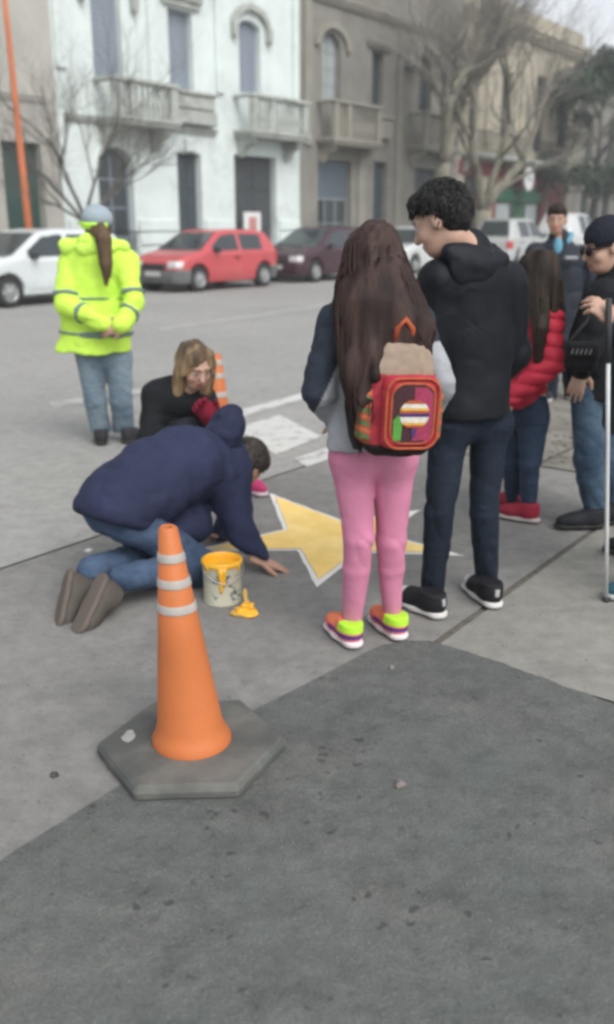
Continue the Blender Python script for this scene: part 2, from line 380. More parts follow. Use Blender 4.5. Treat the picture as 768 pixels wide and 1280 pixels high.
# worn crosswalk and lane paint on the road
WP = worn_paint('road_paint', (0.55, 0.55, 0.53), (0.31, 0.305, 0.295), wear=0.33, scale=7)
WP2 = worn_paint('old_road_paint', (0.47, 0.465, 0.45), (0.30, 0.295, 0.285), wear=0.3, scale=5)
def stripe(name, px, m, z=0.004): return sheet(name, [G(*p) for p in px], z, m)
stripe('crosswalk_stripe', [(285, 517), (388, 489), (388, 497), (292, 524)], WP)
stripe('crosswalk_stripe', [(296, 535), (350, 519), (402, 546), (345, 569)], WP)
stripe('crosswalk_stripe', [(366, 574), (432, 553), (450, 561), (384, 584)], WP)
stripe('crosswalk_stripe', [(428, 530), (480, 512), (530, 530), (470, 548)], WP2)
stripe('stop_line', [(62, 503), (182, 486), (190, 491), (66, 511)], worn_paint('faded_stop_paint', (0.42, 0.415, 0.40), (0.30, 0.295, 0.285), wear=0.25, scale=4))
stripe('lane_line', [(200, 410), (420, 378), (424, 380.5), (202, 414)], worn_paint('faded_lane_paint', (0.38, 0.375, 0.36), (0.30, 0.295, 0.285), wear=0.25, scale=4))
# the painted star: white edge and yellow fill, each a thin coat of paint on the pavement
def star_pts(rad, rin, off):
    c = np.array((0.128, 4.423)); tips = [np.array(G(*p)) for p in ((337, 617), (526, 638), (582, 696), (396, 735), (236, 690))]
    angs = [math.atan2(*(t - c)[::-1]) for t in tips]; rads = [np.linalg.norm(t - c) for t in tips]; out = []
    for i in range(5):
        a, a2 = angs[i], angs[(i + 1) % 5]
        while a2 > a: a2 -= 2 * math.pi
        out.append(tuple(c + (rads[i] + off * 3.0) * np.array((math.cos(a), math.sin(a)))))
        m_ = (a + a2) / 2; r = 0.275 + off; out.append(tuple(c + r * np.array((math.cos(m_), math.sin(m_)))))
    return out
sr = empty('painted_star', (0.128, 4.423, 0)); tag(sr, 'yellow five-pointed star with white outline painted on the pavement', 'painted star')
def star_sheet(name, off, z, m):
    b = MB(); pts = star_pts(1, 1, off); rag = []
    for i in range(10):
        (x0, y0), (x1, y1) = pts[i], pts[(i + 1) % 10]
        for k in range(14):
            t = k / 14; px, py = x0 + (x1 - x0) * t, y0 + (y1 - y0) * t
            j = 0.006 * vnoise(np.array([px * 25, py * 25, off])); rag.append((px + j - 0.128, py + j - 4.423, z))
    b.poly(rag); return b.build(name, m, sr)
star_sheet('white_outline', 0.0, 0.004, worn_paint('star_white', (0.72, 0.72, 0.69), (0.4, 0.4, 0.38), wear=0.42, scale=14))
star_sheet('yellow_fill', -0.03, 0.008, M('star_yellow', (0.90, 0.62, 0.18), 0.6, nscale=6, namt=0.10, bscale=90, bstr=0.25, col2=(0.90, 0.69, 0.28), c2scale=3.0, c2lo=0.4, c2hi=0.7))
# dry litter and grit gathered along the gutter joint
lit = MB(); rl = random.Random(9)
for i in range(420):
    u = rl.uniform(5.7, 9.2); w = -2.27 + rl.gauss(0, 0.30); x, y, _ = street(u, w); a = rl.uniform(0, 6.28); s = rl.uniform(0.006, 0.026)
    dx, dy = math.cos(a) * s, math.sin(a) * s; h = rl.uniform(0.004, 0.012)
    lit.poly([(x - dx, y - dy, 0.006), (x + dy * 0.5, y - dx * 0.5, 0.006 + h), (x + dx, y + dy, 0.007), (x - dy * 0.5, y + dx * 0.5, 0.006 + h * 0.4)])
tag(lit.build('gutter_litter', M('dry_litter', (0.10, 0.08, 0.055), 0.9, nscale=20, namt=0.5)), 'dry leaf crumbs and grit lying along the gutter joint', 'litter', kind='stuff')
gr = MB()
for i in range(500):
    x, y = rl.uniform(-1.2, 1.4), rl.uniform(0.8, 3.6); s = rl.uniform(0.0015, 0.005); a = rl.uniform(0, 6.28)
    p = [(x + s * math.cos(a + t), y + s * math.sin(a + t) * 0.8, 0.006) for t in (0, 2.1, 4.2)]; top = (x, y, 0.006 + s * 1.2)
    gr.poly(p)
    for q in range(3): gr.poly([p[q], p[(q + 1) % 3], top])
tag(gr.build('loose_grit', M('grit', (0.16, 0.155, 0.145), 0.9, nscale=300, namt=0.6)), 'loose grit scattered over the dark asphalt patch', 'grit', kind='stuff')

# ================================================================ buildings across the street
WHITE = M('white_stucco', (0.64, 0.71, 0.69), 0.85, nscale=0.9, namt=0.10, bscale=30, bstr=0.15, col2=(0.40, 0.42, 0.40), c2scale=0.7, c2lo=0.52, c2hi=0.8)
BEIGE = M('beige_stucco', (0.42, 0.41, 0.37), 0.88, nscale=0.8, namt=0.12, bscale=30, bstr=0.15, col2=(0.30, 0.295, 0.27), c2scale=0.6, c2lo=0.5, c2hi=0.8)
TAUPE = M('taupe_render', (0.225, 0.22, 0.195), 0.9, nscale=1.2, namt=0.16, bscale=25, bstr=0.2, col2=(0.17, 0.155, 0.135), c2scale=0.8, c2lo=0.48, c2hi=0.75)
TAUPE2 = M('taupe_trim', (0.26, 0.25, 0.21), 0.9, nscale=2, namt=0.15, bscale=25, bstr=0.2)
CREAM = M('cream_render', (0.42, 0.385, 0.30), 0.9, nscale=1.2, namt=0.16, bscale=25, bstr=0.2, col2=(0.26, 0.24, 0.19), c2scale=0.7, c2lo=0.48, c2hi=0.75)
STONE = M('weathered_stone', (0.40, 0.42, 0.39), 0.9, nscale=2.5, namt=0.22, bscale=25, bstr=0.3, col2=(0.20, 0.21, 0.19), c2scale=1.6, c2lo=0.5, c2hi=0.75)
SHUT = M('blue_grey_shutter', (0.235, 0.27, 0.32), 0.6, nscale=3, namt=0.12, bscale=20, bstr=0.05)
DKGRN = M('dark_green_wood', (0.035, 0.075, 0.065), 0.5, nscale=4, namt=0.2)
DKDOOR = M('dark_door', (0.05, 0.065, 0.075), 0.5, nscale=4, namt=0.2)
IRON = M('black_iron', (0.03, 0.033, 0.035), 0.55, nscale=12, namt=0.2)
REDW = M('dark_red_paint', (0.19, 0.035, 0.04), 0.6, nscale=3, namt=0.2)
GREENW = M('green_paint', (0.03, 0.11, 0.065), 0.6, nscale=3, namt=0.2)
GREYM = M('grey_metal', (0.26, 0.29, 0.30), 0.5, nscale=5, namt=0.15)
CURT = M('pale_curtain', (0.34, 0.38, 0.38), 0.8, nscale=3, namt=0.25, stretch=(8, 1, 0.6))
WSIGN = M('white_sign', (0.7, 0.71, 0.7), 0.5, nscale=3, namt=0.05)
RSIGN = M('red_sign_print', (0.5, 0.22, 0.2), 0.5, nscale=3, namt=0.05)
def glass_mat(name, col, rough=0.08, alpha=1.0):
    m = bpy.data.materials.new(name); m.use_nodes = True; b = m.node_tree.nodes['Principled BSDF']
    b.inputs['Base Color'].default_value = (*col, 1); b.inputs['Roughness'].default_value = rough; b.inputs['Specular IOR Level'].default_value = 0.8
    nn = m.node_tree.nodes.new('ShaderNodeTexNoise'); nn.inputs['Scale'].default_value = 2.0
    bp = m.node_tree.nodes.new('ShaderNodeBump'); bp.inputs['Strength'].default_value = 0.04; m.node_tree.links.new(nn.outputs['Fac'], bp.inputs['Height']); m.node_tree.links.new(bp.outputs[0], b.inputs['Normal'])
    return m
PANE = glass_mat('window_pane', (0.035, 0.045, 0.05))
def wall(root, name, x0, x1, z0, z1, holes, m, th=0.4):
    """front wall with real openings; a hole is (x0, x1, z0, z1, rise of its arch)"""
    b = MB(); xs = sorted({x0, x1} | {h[0] for h in holes} | {h[1] for h in holes}); zs = sorted({z0, z1} | {h[2] for h in holes} | {h[3] for h in holes})
    for i in range(len(xs) - 1):
        for j in range(len(zs) - 1):
            cx, cz = (xs[i] + xs[i + 1]) / 2, (zs[j] + zs[j + 1]) / 2
            if any(h[0] < cx < h[1] and h[2] < cz < h[3] for h in holes): continue
            b.poly([(xs[i], 0, zs[j]), (xs[i + 1], 0, zs[j]), (xs[i + 1], 0, zs[j + 1]), (xs[i], 0, zs[j + 1])])
    for h in holes:
        a, c, d, e = h[:4]; rise = h[4] if len(h) > 4 else 0
        b.poly([(a, 0, d), (a, th, d), (a, th, e - rise), (a, 0, e - rise)]); b.poly([(c, 0, d), (c, 0, e - rise), (c, th, e - rise), (c, th, d)])
        b.poly([(a, 0, d), (c, 0, d), (c, th, d), (a, th, d)])
        if rise:
            arc = [((a + c) / 2 - math.cos(math.pi * t / 12) * (c - a) / 2, e - rise + math.sin(math.pi * t / 12) * rise) for t in range(13)]
            for q in range(12):
                (xa, za), (xb, zb) = arc[q], arc[q + 1]
                b.poly([(xa, 0, za), (xb, 0, zb), (xb, 0, e), (xa, 0, e)]); b.poly([(xa, 0, za), (xa, th, za), (xb, th, zb), (xb, 0, zb)])
        else: b.poly([(a, 0, e), (a, th, e), (c, th, e), (c, 0, e)])
    D = 9.0
    b.poly([(x0, 0, z0), (x0, 0, z1), (x0, D, z1), (x0, D, z0)]); b.poly([(x1, 0, z0), (x1, D, z0), (x1, D, z1), (x1, 0, z1)])
    b.poly([(x0, 0, z1), (x1, 0, z1), (x1, D, z1), (x0, D, z1)]); b.poly([(x0, th, z0), (x1, th, z0), (x1, th, z1), (x0, th, z1)])
    me = bpy.data.meshes.new(name); me.from_pydata(b.v, [], b.f); return link(name, me, m, root)
def bxp(root, name, m, *a, bevel=0.0):
    b = MB(); b.box(*a); return b.build(name, m, root, bevel=bevel)
def shutter(root, x0, x1, z0, z1, m, y=0.2):
    o = bxp(root, 'window', m, x0, x1, y + 0.05, y + 0.09, z0, z1)
    n = int((z1 - z0) / 0.13); h = (z1 - z0) / n; b = MB(); b.box(0, x1 - x0, -0.02, 0.02, 0.008, h - 0.008); s0 = None
    for i in range(n):
        s = b.build('slat', m, o) if s0 is None else copyo(s0, o); s0 = s0 or s; s.location = (x0, y + 0.03, z0 + i * h)
    return o
def panes(root, x0, x1, z0, z1, frame_m, cols=2, rows=3, y=0.22, gm=None, name='window', curtain=False):
    b = MB(); t = 0.06; b.box(x0, x0 + t, y, y + 0.06, z0, z1); b.box(x1 - t, x1, y, y + 0.06, z0, z1); b.box(x0 + t, x1 - t, y, y + 0.06, z0, z0 + t); b.box(x0 + t, x1 - t, y, y + 0.06, z1 - t, z1)
    cw, ch = (x1 - x0 - 2 * t) / cols, (z1 - z0 - 2 * t) / rows
    for i in range(1, cols): xx = x0 + t + i * cw; b.box(xx - 0.025, xx + 0.025, y + 0.003, y + 0.05, z0 + t, z1 - t)
    for j in range(1, rows): zz = z0 + t + j * ch; b.box(x0 + t, x1 - t, y + 0.006, y + 0.045, zz - 0.02, zz + 0.02)
    w = b.build(name, frame_m, root)
    for i in range(cols):
        for j in range(rows): bxp(w, 'pane', gm or PANE, x0 + t + i * cw + 0.026, x0 + t + (i + 1) * cw - 0.026, y + 0.02, y + 0.028, z0 + t + j * ch + 0.021, z0 + t + (j + 1) * ch - 0.021)
    return w
def door(root, x0, x1, z0, z1, m, y=0.2, leaves=2, glass_top=False):
    d = bxp(root, 'door', m, x0, x1, y + 0.05, y + 0.09, z0, z1); w = (x1 - x0) / leaves
    for i in range(leaves):
        for a, c in ((0.04, 0.3), (0.34, 0.66), (0.7, 0.95)):
            bxp(d, 'panel', PANE if (glass_top and a > 0.3) else m, x0 + i * w + 0.1, x0 + (i + 1) * w - 0.1, y + 0.02, y + 0.047, z0 + (z1 - z0) * a, z0 + (z1 - z0) * c, bevel=0.012)
    b = MB(); b.lathe([(0.012, 0), (0.03, 0.02), (0.03, 0.05), (0.0, 0.06)], 8, ((x0 + x1) / 2 + 0.08, y + 0.05, z0 + 1.0), 'y'); b.build('handle', GREYM, d, True)
    return d
def moulding(root, x0, x1, z, m, h=0.22, out=0.18, name='cornice'):
    b = MB(); b.prism([(0, 0)] * 0 or [(0, 0), (1, 0), (1, 1), (0, 1)], 0, 0) if False else None
    for i, (a, c, o_) in enumerate(((0, 0.3, 0.45), (0.3, 0.65, 0.75), (0.65, 1, 1.0))): b.box(x0 - out * o_ * 0.6, x1 + out * o_ * 0.6, -out * o_, -0.0, z + h * a, z + h * c - 0.002)
    return b.build(name, m, root, bevel=0.008)
def arch_trim(root, x0, x1, zs, rise, m, wd=0.22, out=0.1, name='arch_moulding'):
    b = MB(); cx = (x0 + x1) / 2; r0 = (x1 - x0) / 2; n = 14
    for q in range(n):
        a0, a1 = math.pi * q / n, math.pi * (q + 1) / n
        p = lambda a, e: (cx - math.cos(a) * (r0 + e), zs + math.sin(a) * (rise + e))
        b.prism([p(a0, 0.02), p(a1, 0.02), p(a1, wd), p(a0, wd)], -out, 0.0)
    return b.build(name, m, root)
BALU = None
def balcony(root, x0, x1, z0, z1, m, out=0.75, solid=(), curved=False, iron=False):
    """slab on brackets, piers, rail and turned balusters"""
    s = MB(); s.box(x0 - 0.08, x1 + 0.08, -out - 0.08, -0.003, z0, z0 + 0.12); s.box(x0 - 0.03, x1 + 0.03, -out - 0.03, -0.003, z0 - 0.10, z0 - 0.002)
    bal = s.build('balcony', m, root, bevel=0.02)
    for xx in (x0 + 0.12, x1 - 0.42):
        b = MB(); b.prism([(0, 0)] * 0 or [(xx, z0 - 0.1), (xx + 0.3, z0 - 0.1), (xx + 0.3, z0 - 0.62), (xx, z0 - 0.62)], 0, 0) if False else None
        pr = [(-0.003, z0 - 0.102), (-out * 0.85, z0 - 0.102), (-out * 0.8, z0 - 0.26), (-out * 0.35, z0 - 0.42), (-out * 0.2, z0 - 0.66), (-0.003, z0 - 0.7)]
        n = len(b.v); k = len(pr); b.v += [(xx, y, z) for y, z in pr] + [(xx + 0.26, y, z) for y, z in pr]
        b.f += [list(range(k)), list(range(k, 2 * k))[::-1]] + [[i, k + i, k + (i + 1) % k, (i + 1) % k] for i in range(k)]
        b.build('bracket', m, bal)
    if iron:
        r = MB(); r.box(x0, x1, -out - 0.02, -out + 0.02, z1 - 0.04, z1); r.box(x0, x1, -out - 0.015, -out + 0.015, z0 + 0.18, z0 + 0.2); r.build('rail', IRON, bal)
        n = int((x1 - x0) / 0.12); b0 = None
        for i in range(n + 1):
            if b0 is None: q = MB(); q.tube([(0, 0, z0 + 0.12), (0, 0, z1 - 0.03)], 0.011, 5); b0 = q.build('baluster', IRON, bal); o = b0
            else: o = copyo(b0, bal)
            o.location = (x0 + 0.01 + (x1 - x0 - 0.02) * i / n, -out, 0)
        return bal
    r = MB(); r.box(x0 - 0.05, x1 + 0.05, -out - 0.09, -out + 0.16, z1 - 0.11, z1); r.box(x0 - 0.05, x0 + 0.16, -out + 0.16, -0.003, z1 - 0.11, z1); r.box(x1 - 0.16, x1 + 0.05, -out + 0.16, -0.003, z1 - 0.11, z1)
    r.build('rail', m, bal, bevel=0.02)
    for xx in [x0, x1 - 0.26] + [x for x in solid]:
        b = MB(); b.box(xx, xx + 0.26, -out - 0.05, -out + 0.14, z0 + 0.122, z1 - 0.112); b.build('pier', m, bal, bevel=0.015)
    n = max(2, int((x1 - x0 - 0.6) / 0.21)); b0 = None; hh = z1 - z0 - 0.234
    for i in range(n):
        if b0 is None:
            q = MB(); q.lathe([(0.06, 0), (0.06, 0.06 * hh), (0.035, 0.1 * hh), (0.075, 0.35 * hh), (0.04, 0.6 * hh), (0.03, 0.85 * hh), (0.06, 0.92 * hh), (0.06, hh)], 10)
            b0 = q.build('baluster', m, bal, True); o = b0
        else: o = copyo(b0, bal)
        o.location = (x0 + 0.36 + (x1 - x0 - 0.72) * (i + 0.5) / n, -out + 0.05, z0 + 0.122)
    return bal
def broot(name, u0, label):
    r = empty(name, street(u0, FAC, 0.13), ROTZ); return tag(r, label, 'building')
ZB = 0.13   # pavement level; local z = world z - ZB
# --- beige house on the left
U0 = 2.0; r = broot('beige_house', U0, 'plain beige stucco house with tall dark green door, next to the white house')
X = lambda u: u - U0
wall(r, 'wall', 0, 16.85 - U0 - 0.004, 0, 9.6, [(X(15.05), X(16.25), 0.02, 3.35), (X(11.0), X(12.4), 0.9, 3.3), (X(11.0), X(12.3), 5.0, 7.6), (X(14.2), X(15.3), 5.4, 7.9)], BEIGE)
door(r, X(15.05), X(16.25), 0.02, 3.35, DKGRN)
panes(r, X(11.0), X(12.4), 0.9, 3.3, DKGRN); shutter(r, X(11.0), X(12.3), 5.0, 7.6, DKGRN); shutter(r, X(14.2), X(15.3), 5.4, 7.9, GREYM)
moulding(r, 0.2, 16.5 - U0, 9.0, BEIGE, 0.45, 0.35); bxp(r, 'plinth', STONE, 0.02, X(15.0), -0.06, -0.003, 0, 0.75, bevel=0.01); moulding(r, 0.3, 16.4 - U0, 4.3, BEIGE, 0.2, 0.1, 'string_course')
# --- white house
U0 = 16.85; W1 = 27.27 - U0; r = broot('white_house', U0, 'white stucco house with blue-grey shutters and stone balconies')
X = lambda u: u - U0
holes = [(X(18.2), X(19.25), 5.12, 7.75), (X(21.05), X(22.05), 5.12, 7.25), (X(24.15), X(25.2), 5.35, 7.45, 0.25),
         (X(18.1), X(19.4), 0.15, 3.4, 0.6), (X(21.2), X(22.25), 0.02, 3.42), (X(23.8), X(25.95), 0.02, 3.5)]
wall(r, 'wall', 0, W1 - 0.004, 0, 9.8, holes, WHITE)
shutter(r, X(18.2), X(19.25), 5.12, 7.75, SHUT); shutter(r, X(21.05), X(22.05), 5.12, 7.25, SHUT); shutter(r, X(24.15), X(25.2), 5.35, 7.45, SHUT)
panes(r, X(18.1), X(19.4), 1.0, 3.4, SHUT, 2, 3); bxp(r, 'window_panel', SHUT, X(18.1), X(19.4), 0.22, 0.28, 0.15, 0.997)
g_ = MB()
for i in range(11): g_.tube([(X(18.1) + 0.06 + i * 0.118, -0.06, 0.25), (X(18.1) + 0.06 + i * 0.118, -0.06, 1.15)], 0.014, 5)
g_.box(X(18.05), X(19.45), -0.08, -0.04, 1.15, 1.19); g_.box(X(18.05), X(19.45), -0.08, -0.04, 0.22, 0.26); g_.build('window_grille', IRON, r)
door(r, X(21.2), X(22.25), 0.02, 3.42, DKDOOR); door(r, X(23.8), X(25.95), 0.02, 3.5, M('garage_gate', (0.06, 0.066, 0.07), 0.6, nscale=4, namt=0.2), leaves=2)
balcony(r, X(18.15), X(20.55), 4.05, 5.1, STONE, solid=(X(18.75),)); balcony(r, X(23.85), X(26.75), 4.1, 5.25, STONE, solid=(X(24.75),))
s = MB(); s.box(X(20.85), X(22.6), -0.35, -0.003, 4.62, 4.98); s.box(X(20.8), X(22.65), -0.42, -0.003, 4.985, 5.1); s.box(X(20.75), X(22.75), -0.3, -0.003, 4.2, 4.615); s.build('window_apron', STONE, r, bevel=0.03)
moulding(r, X(17.1), X(22.9), 3.95, STONE, 0.2, 0.12, 'string_course'); moulding(r, 0.2, W1 - 0.2, 9.1, WHITE, 0.5, 0.4)
arch_trim(r, X(23.95), X(25.4), 7.25, 0.45, STONE, 0.2, 0.16); arch_trim(r, X(18.1), X(19.4), 2.8, 0.6, WHITE, 0.16, 0.07)
moulding(r, X(20.85), X(22.25), 7.32, STONE, 0.55, 0.25, 'window_hood'); moulding(r, X(17.95), X(19.5), 7.8, STONE, 0.4, 0.25, 'window_hood')
for cx in (17.75, 19.6, 23.75, 25.45):
    b = MB(); b.prism([(X(cx) - 0.02, 7.3), (X(cx) + 0.2, 7.3), (X(cx) + 0.17, 6.95), (X(cx) + 0.09, 6.8), (X(cx), 6.95)], -0.2, -0.003); b.build('scroll_bracket', STONE, r, bevel=0.015)
bxp(r, 'keystone', WHITE, X(21.5), X(21.95), -0.16, -0.003, 3.44, 3.8, bevel=0.03)
for i, (xa, xb) in enumerate(((X(16.95), X(18.0)), (X(19.5), X(21.1)), (X(22.35), X(23.7)), (X(26.05), X(27.2)))):
    z = 0.02; c0 = None
    while z < 1.45:
        if c0 is None: c0 = bxp(r, 'rusticated_block', WHITE, xa, xb, -0.09, -0.003, 0.02, 0.36, bevel=0.025); o = c0
        else: o = copyo(c0, r); o.location = (0, 0, z - 0.02)
        z += 0.385
for xa in (16.9, 20.2, 23.0, 26.85): bxp(r, 'pilaster', WHITE, X(xa), X(xa) + 0.32, -0.1, -0.003, 5.2, 9.05, bevel=0.02)
# --- taupe house
U0 = 27.27; W1 = 38.9 - U0; r = broot('taupe_house', U0, 'weathered taupe house with arched balcony door and air conditioner')
X = lambda u: u - U0
holes = [(X(28.6), X(29.75), 5.5, 7.75, 0.5), (X(31.8), X(32.6), 5.7, 7.55), (X(35.3), X(36.35), 5.8, 7.95, 0.4), (X(28.35), X(30.5), 0.5, 3.6), (X(32.05), X(33.05), 0.02, 3.7), (X(35.2), X(37.0), 0.02, 3.6)]
wall(r, 'wall', 0, W1 - 0.004, 0, 11.2, holes, TAUPE)
panes(r, X(28.6), X(29.75), 5.5, 7.75, GREYM, 2, 4, gm=CURT); shutter(r, X(31.8), X(32.6), 5.7, 7.55, DKDOOR); panes(r, X(35.3), X(36.35), 5.8, 7.95, DKDOOR, 2, 3)
shutter(r, X(28.35), X(30.5), 2.3, 3.6, M('slate_shutter', (0.11, 0.14, 0.165), 0.6, nscale=3, namt=0.15)); panes(r, X(28.35), X(30.5), 0.5, 2.297, GREYM, 3, 2)
door(r, X(32.05), X(33.05), 0.02, 3.7, DKDOOR); door(r, X(35.2), X(37.0), 0.02, 3.6, DKDOOR)
balcony(r, X(28.3), X(31.3), 4.15, 5.5, TAUPE2, solid=(X(29.1),)); balcony(r, X(34.6), X(37.6), 4.3, 5.65, TAUPE2)
s = MB(); s.box(X(31.7), X(32.9), -0.3, -0.003, 4.5, 5.2); s.box(X(31.6), X(33.0), -0.36, -0.003, 5.203, 5.33); s.build('window_apron', TAUPE2, r, bevel=0.03)
arch_trim(r, X(28.35), X(30.0), 7.25, 0.6, TAUPE2, 0.24, 0.14); arch_trim(r, X(35.1), X(36.55), 7.55, 0.5, TAUPE2, 0.22, 0.14)
moulding(r, X(31.5), X(32.9), 7.6, TAUPE2, 0.3, 0.2, 'window_hood'); moulding(r, 0.2, W1 - 0.2, 8.6, TAUPE2, 0.3, 0.2, 'string_course'); moulding(r, 0.2, W1 - 0.2, 10.6, TAUPE2, 0.5, 0.4)
for xa in (27.5, 30.8, 33.6, 38.2): bxp(r, 'pilaster', TAUPE2, X(xa), X(xa) + 0.4, -0.1, -0.003, 0.02 if xa in (30.8, 33.6) else 4.0, 8.55, bevel=0.02) if xa != 30.8 else bxp(r, 'pilaster', TAUPE2, X(30.9), X(31.4), -0.1, -0.003, 0.02, 3.9, bevel=0.02)
ac = bxp(r, 'air_conditioner', GREYM, X(33.95), X(34.85), -0.35, -0.003, 7.25, 7.8, bevel=0.02); bxp(ac, 'grille', WSIGN, X(34.05), X(34.4), -0.37, -0.353, 7.32, 7.72)
# --- cream house with the red shop
U0 = 38.9; W1 = 52.6 - U0; r = broot('cream_shop_house', U0, 'cream house with long balcony above dark red shopfront with green sign')
X = lambda u: u - U0
holes = [(X(39.5), X(40.6), 5.3, 8.2), (X(43.0), X(44.1), 5.3, 8.2), (X(46.9), X(48.2), 4.9, 8.4), (X(50.0), X(51.2), 5.3, 8.2), (X(39.6), X(41.2), 0.4, 3.5), (X(42.6), X(49.2), 0.02, 3.9), (X(50.2), X(51.8), 0.02, 3.9)]
wall(r, 'wall', 0, W1 - 0.004, 0, 11.0, holes, CREAM)
for a, c, d, e in [(39.5, 40.6, 5.3, 8.2), (43.0, 44.1, 5.3, 8.2), (46.9, 48.2, 4.9, 8.4), (50.0, 51.2, 5.3, 8.2)]: panes(r, X(a), X(c), d, e, IRON, 2, 3)
for xa in (38.95, 41.3, 45.0, 48.9, 51.9): bxp(r, 'pilaster', CREAM, X(xa), X(xa) + 0.55, -0.14, -0.003, 4.9, 9.6, bevel=0.02)
balcony(r, X(45.6), X(49.6), 4.25, 5.3, STONE, iron=True); balcony(r, X(39.2), X(44.6), 4.3, 5.3, STONE, iron=True)
moulding(r, 0.2, W1 - 0.2, 9.7, CREAM, 0.6, 0.45)
sh = empty('shopfront', (0, 0, 0), 0, r)
b = MB(); b.box(X(42.62), X(43.2), 0.1, 0.3, 0.02, 3.88); b.box(X(48.6), X(49.18), 0.1, 0.3, 0.02, 3.88); b.box(X(43.203), X(48.597), 0.1, 0.3, 3.2, 3.88); b.box(X(43.203), X(48.597), 0.12, 0.3, 0.02, 0.5); b.build('front_frame', REDW, sh)
bxp(sh, 'sign_board', GREENW, X(43.3), X(48.5), 0.02, 0.097, 2.45, 3.0); bxp(sh, 'shop_window', PANE, X(43.21), X(45.4), 0.2, 0.22, 0.51, 2.4); bxp(sh, 'shop_window', PANE, X(46.7), X(48.59), 0.2, 0.22, 0.51, 2.4)
bxp(sh, 'poster', CURT, X(43.4), X(44.9), 0.17, 0.195, 1.2, 2.35); bxp(sh, 'poster', CURT, X(46.9), X(48.3), 0.17, 0.195, 1.2, 2.35); bxp(sh, 'door', GREENW, X(45.45), X(46.65), 0.18, 0.23, 0.51, 2.44)
bxp(r, 'red_panel', REDW, X(39.0), X(42.5), -0.05, -0.003, 3.52, 4.1); panes(r, X(39.6), X(41.2), 0.4, 3.5, REDW, 2, 3); door(r, X(50.2), X(51.8), 0.02, 3.9, REDW)
bxp(r, 'red_panel', REDW, X(49.3), X(50.15), -0.05, -0.003, 0.02, 4.0); bxp(r, 'shop_canopy', M('shop_canopy', (0.11, 0.07, 0.035), 0.8, nscale=2, namt=0.3), X(42.7), X(49.1), -0.5, -0.003, 3.95, 4.1)
sg = empty('round_sign', street(45.3, FAC + 0.55, 3.62), ROTZ); tag(sg, 'round white shop sign hanging under the balcony of the cream house', 'sign')
b = MB(); b.lathe([(0.52, 0), (0.52, 0.08)], 28, (0, 0, 0), 'y'); b.build('disc', WSIGN, sg); b = MB(); b.lathe([(0.56, -0.01), (0.60, 0.04), (0.56, 0.09), (0.525, 0.09), (0.525, -0.01)], 28, (0, 0, 0), 'y', cap=False); b.build('rim', GREYM, sg)
b = MB(); b.box(-0.02, 0.02, 0.05, 0.54, 0.45, 0.5); b.build('bracket', IRON, sg); bxp(sg, 'print', GREYM, -0.28, 0.28, -0.09, -0.083, -0.08, 0.08)
# --- houses further along, closing the street
U0 = 52.6; r = broot('grey_corner_house', U0, 'grey-brown house beyond the shop, standing behind the evergreen tree')
wall(r, 'wall', 0.004, 16, 0, 8.6, [(1.5, 2.8, 0.5, 3.3), (5, 6.3, 0.5, 3.3), (1.5, 2.7, 4.8, 7.3), (5.0, 6.2, 4.8, 7.3), (9, 10.2, 4.8, 7.3), (9, 10.4, 0.02, 3.3)], TAUPE)
for a in (1.5, 5.0): panes(r, a, a + 1.3, 0.5, 3.3, DKDOOR)
for a in (1.5, 5.0, 9.0): shutter(r, a, a + 1.2, 4.8, 7.3, DKDOOR)
door(r, 9, 10.4, 0.02, 3.3, DKDOOR); moulding(r, 0.3, 15.7, 8.0, TAUPE2, 0.4, 0.3)
U0 = 68.7; r = broot('pale_far_house', U0, 'pale house at the far end of the row')
wall(r, 'wall', 0.004, 22, 0, 7.4, [(2, 3.3, 0.5, 3.0), (6, 7.3, 0.5, 3.0), (10, 11.2, 0.02, 3.0), (2, 3.3, 4.4, 6.6), (6, 7.3, 4.4, 6.6)], BEIGE)
for a in (2, 6): panes(r, a, a + 1.3, 0.5, 3.0, DKDOOR); shutter(r, a, a + 1.3, 4.4, 6.6, DKDOOR)
door(r, 10, 11.2, 0.02, 3.0, DKDOOR)
# placard standing in front of the garage gate
pl = empty('placard', street(24.35, FAC + 0.25, 0.13), ROTZ); tag(pl, 'small white placard with red print at the garage gate of the white house', 'sign')
bxp(pl, 'board', WSIGN, -0.42, 0.42, -0.02, 0.02, 0.95, 1.75, bevel=0.006); bxp(pl, 'print', RSIGN, -0.2, 0.2, -0.028, -0.021, 1.1, 1.6)
for sx in (-0.38, 0.34): bxp(pl, 'leg', WSIGN, sx, sx + 0.04, -0.018, 0.018, 0.0, 0.948)
def at_w(x, W):   # pixel column -> street u for a thing standing on the line w = W
    d = ray(x, 300); t = W / (d[0] * NV[0] + d[1] * NV[1]); return (d[0] * SV[0] + d[1] * SV[1]) * t
# orange pole at the far kerb
op = empty('orange_pole', street(at_w(39, -17.15), -17.15, 0.13), 0); tag(op, 'slender orange steel pole at the far kerb behind the white car', 'pole')
ORP = M('orange_pole_paint', (0.52, 0.165, 0.07), 0.6, nscale=4, namt=0.15)
b = MB(); b.tube([(0, 0, 0), (-0.04, 0, 2.0), (-0.10, 0, 5.0), (-0.18, 0, 9.0)], [0.085, 0.08, 0.055, 0.035], 14); b.build('shaft', ORP, op, True)
b = MB(); b.lathe([(0.16, 0), (0.16, 0.03), (0.115, 0.05), (0.11, 0.3), (0.1, 0.32)], 14); b.build('base_collar', ORP, op, True)

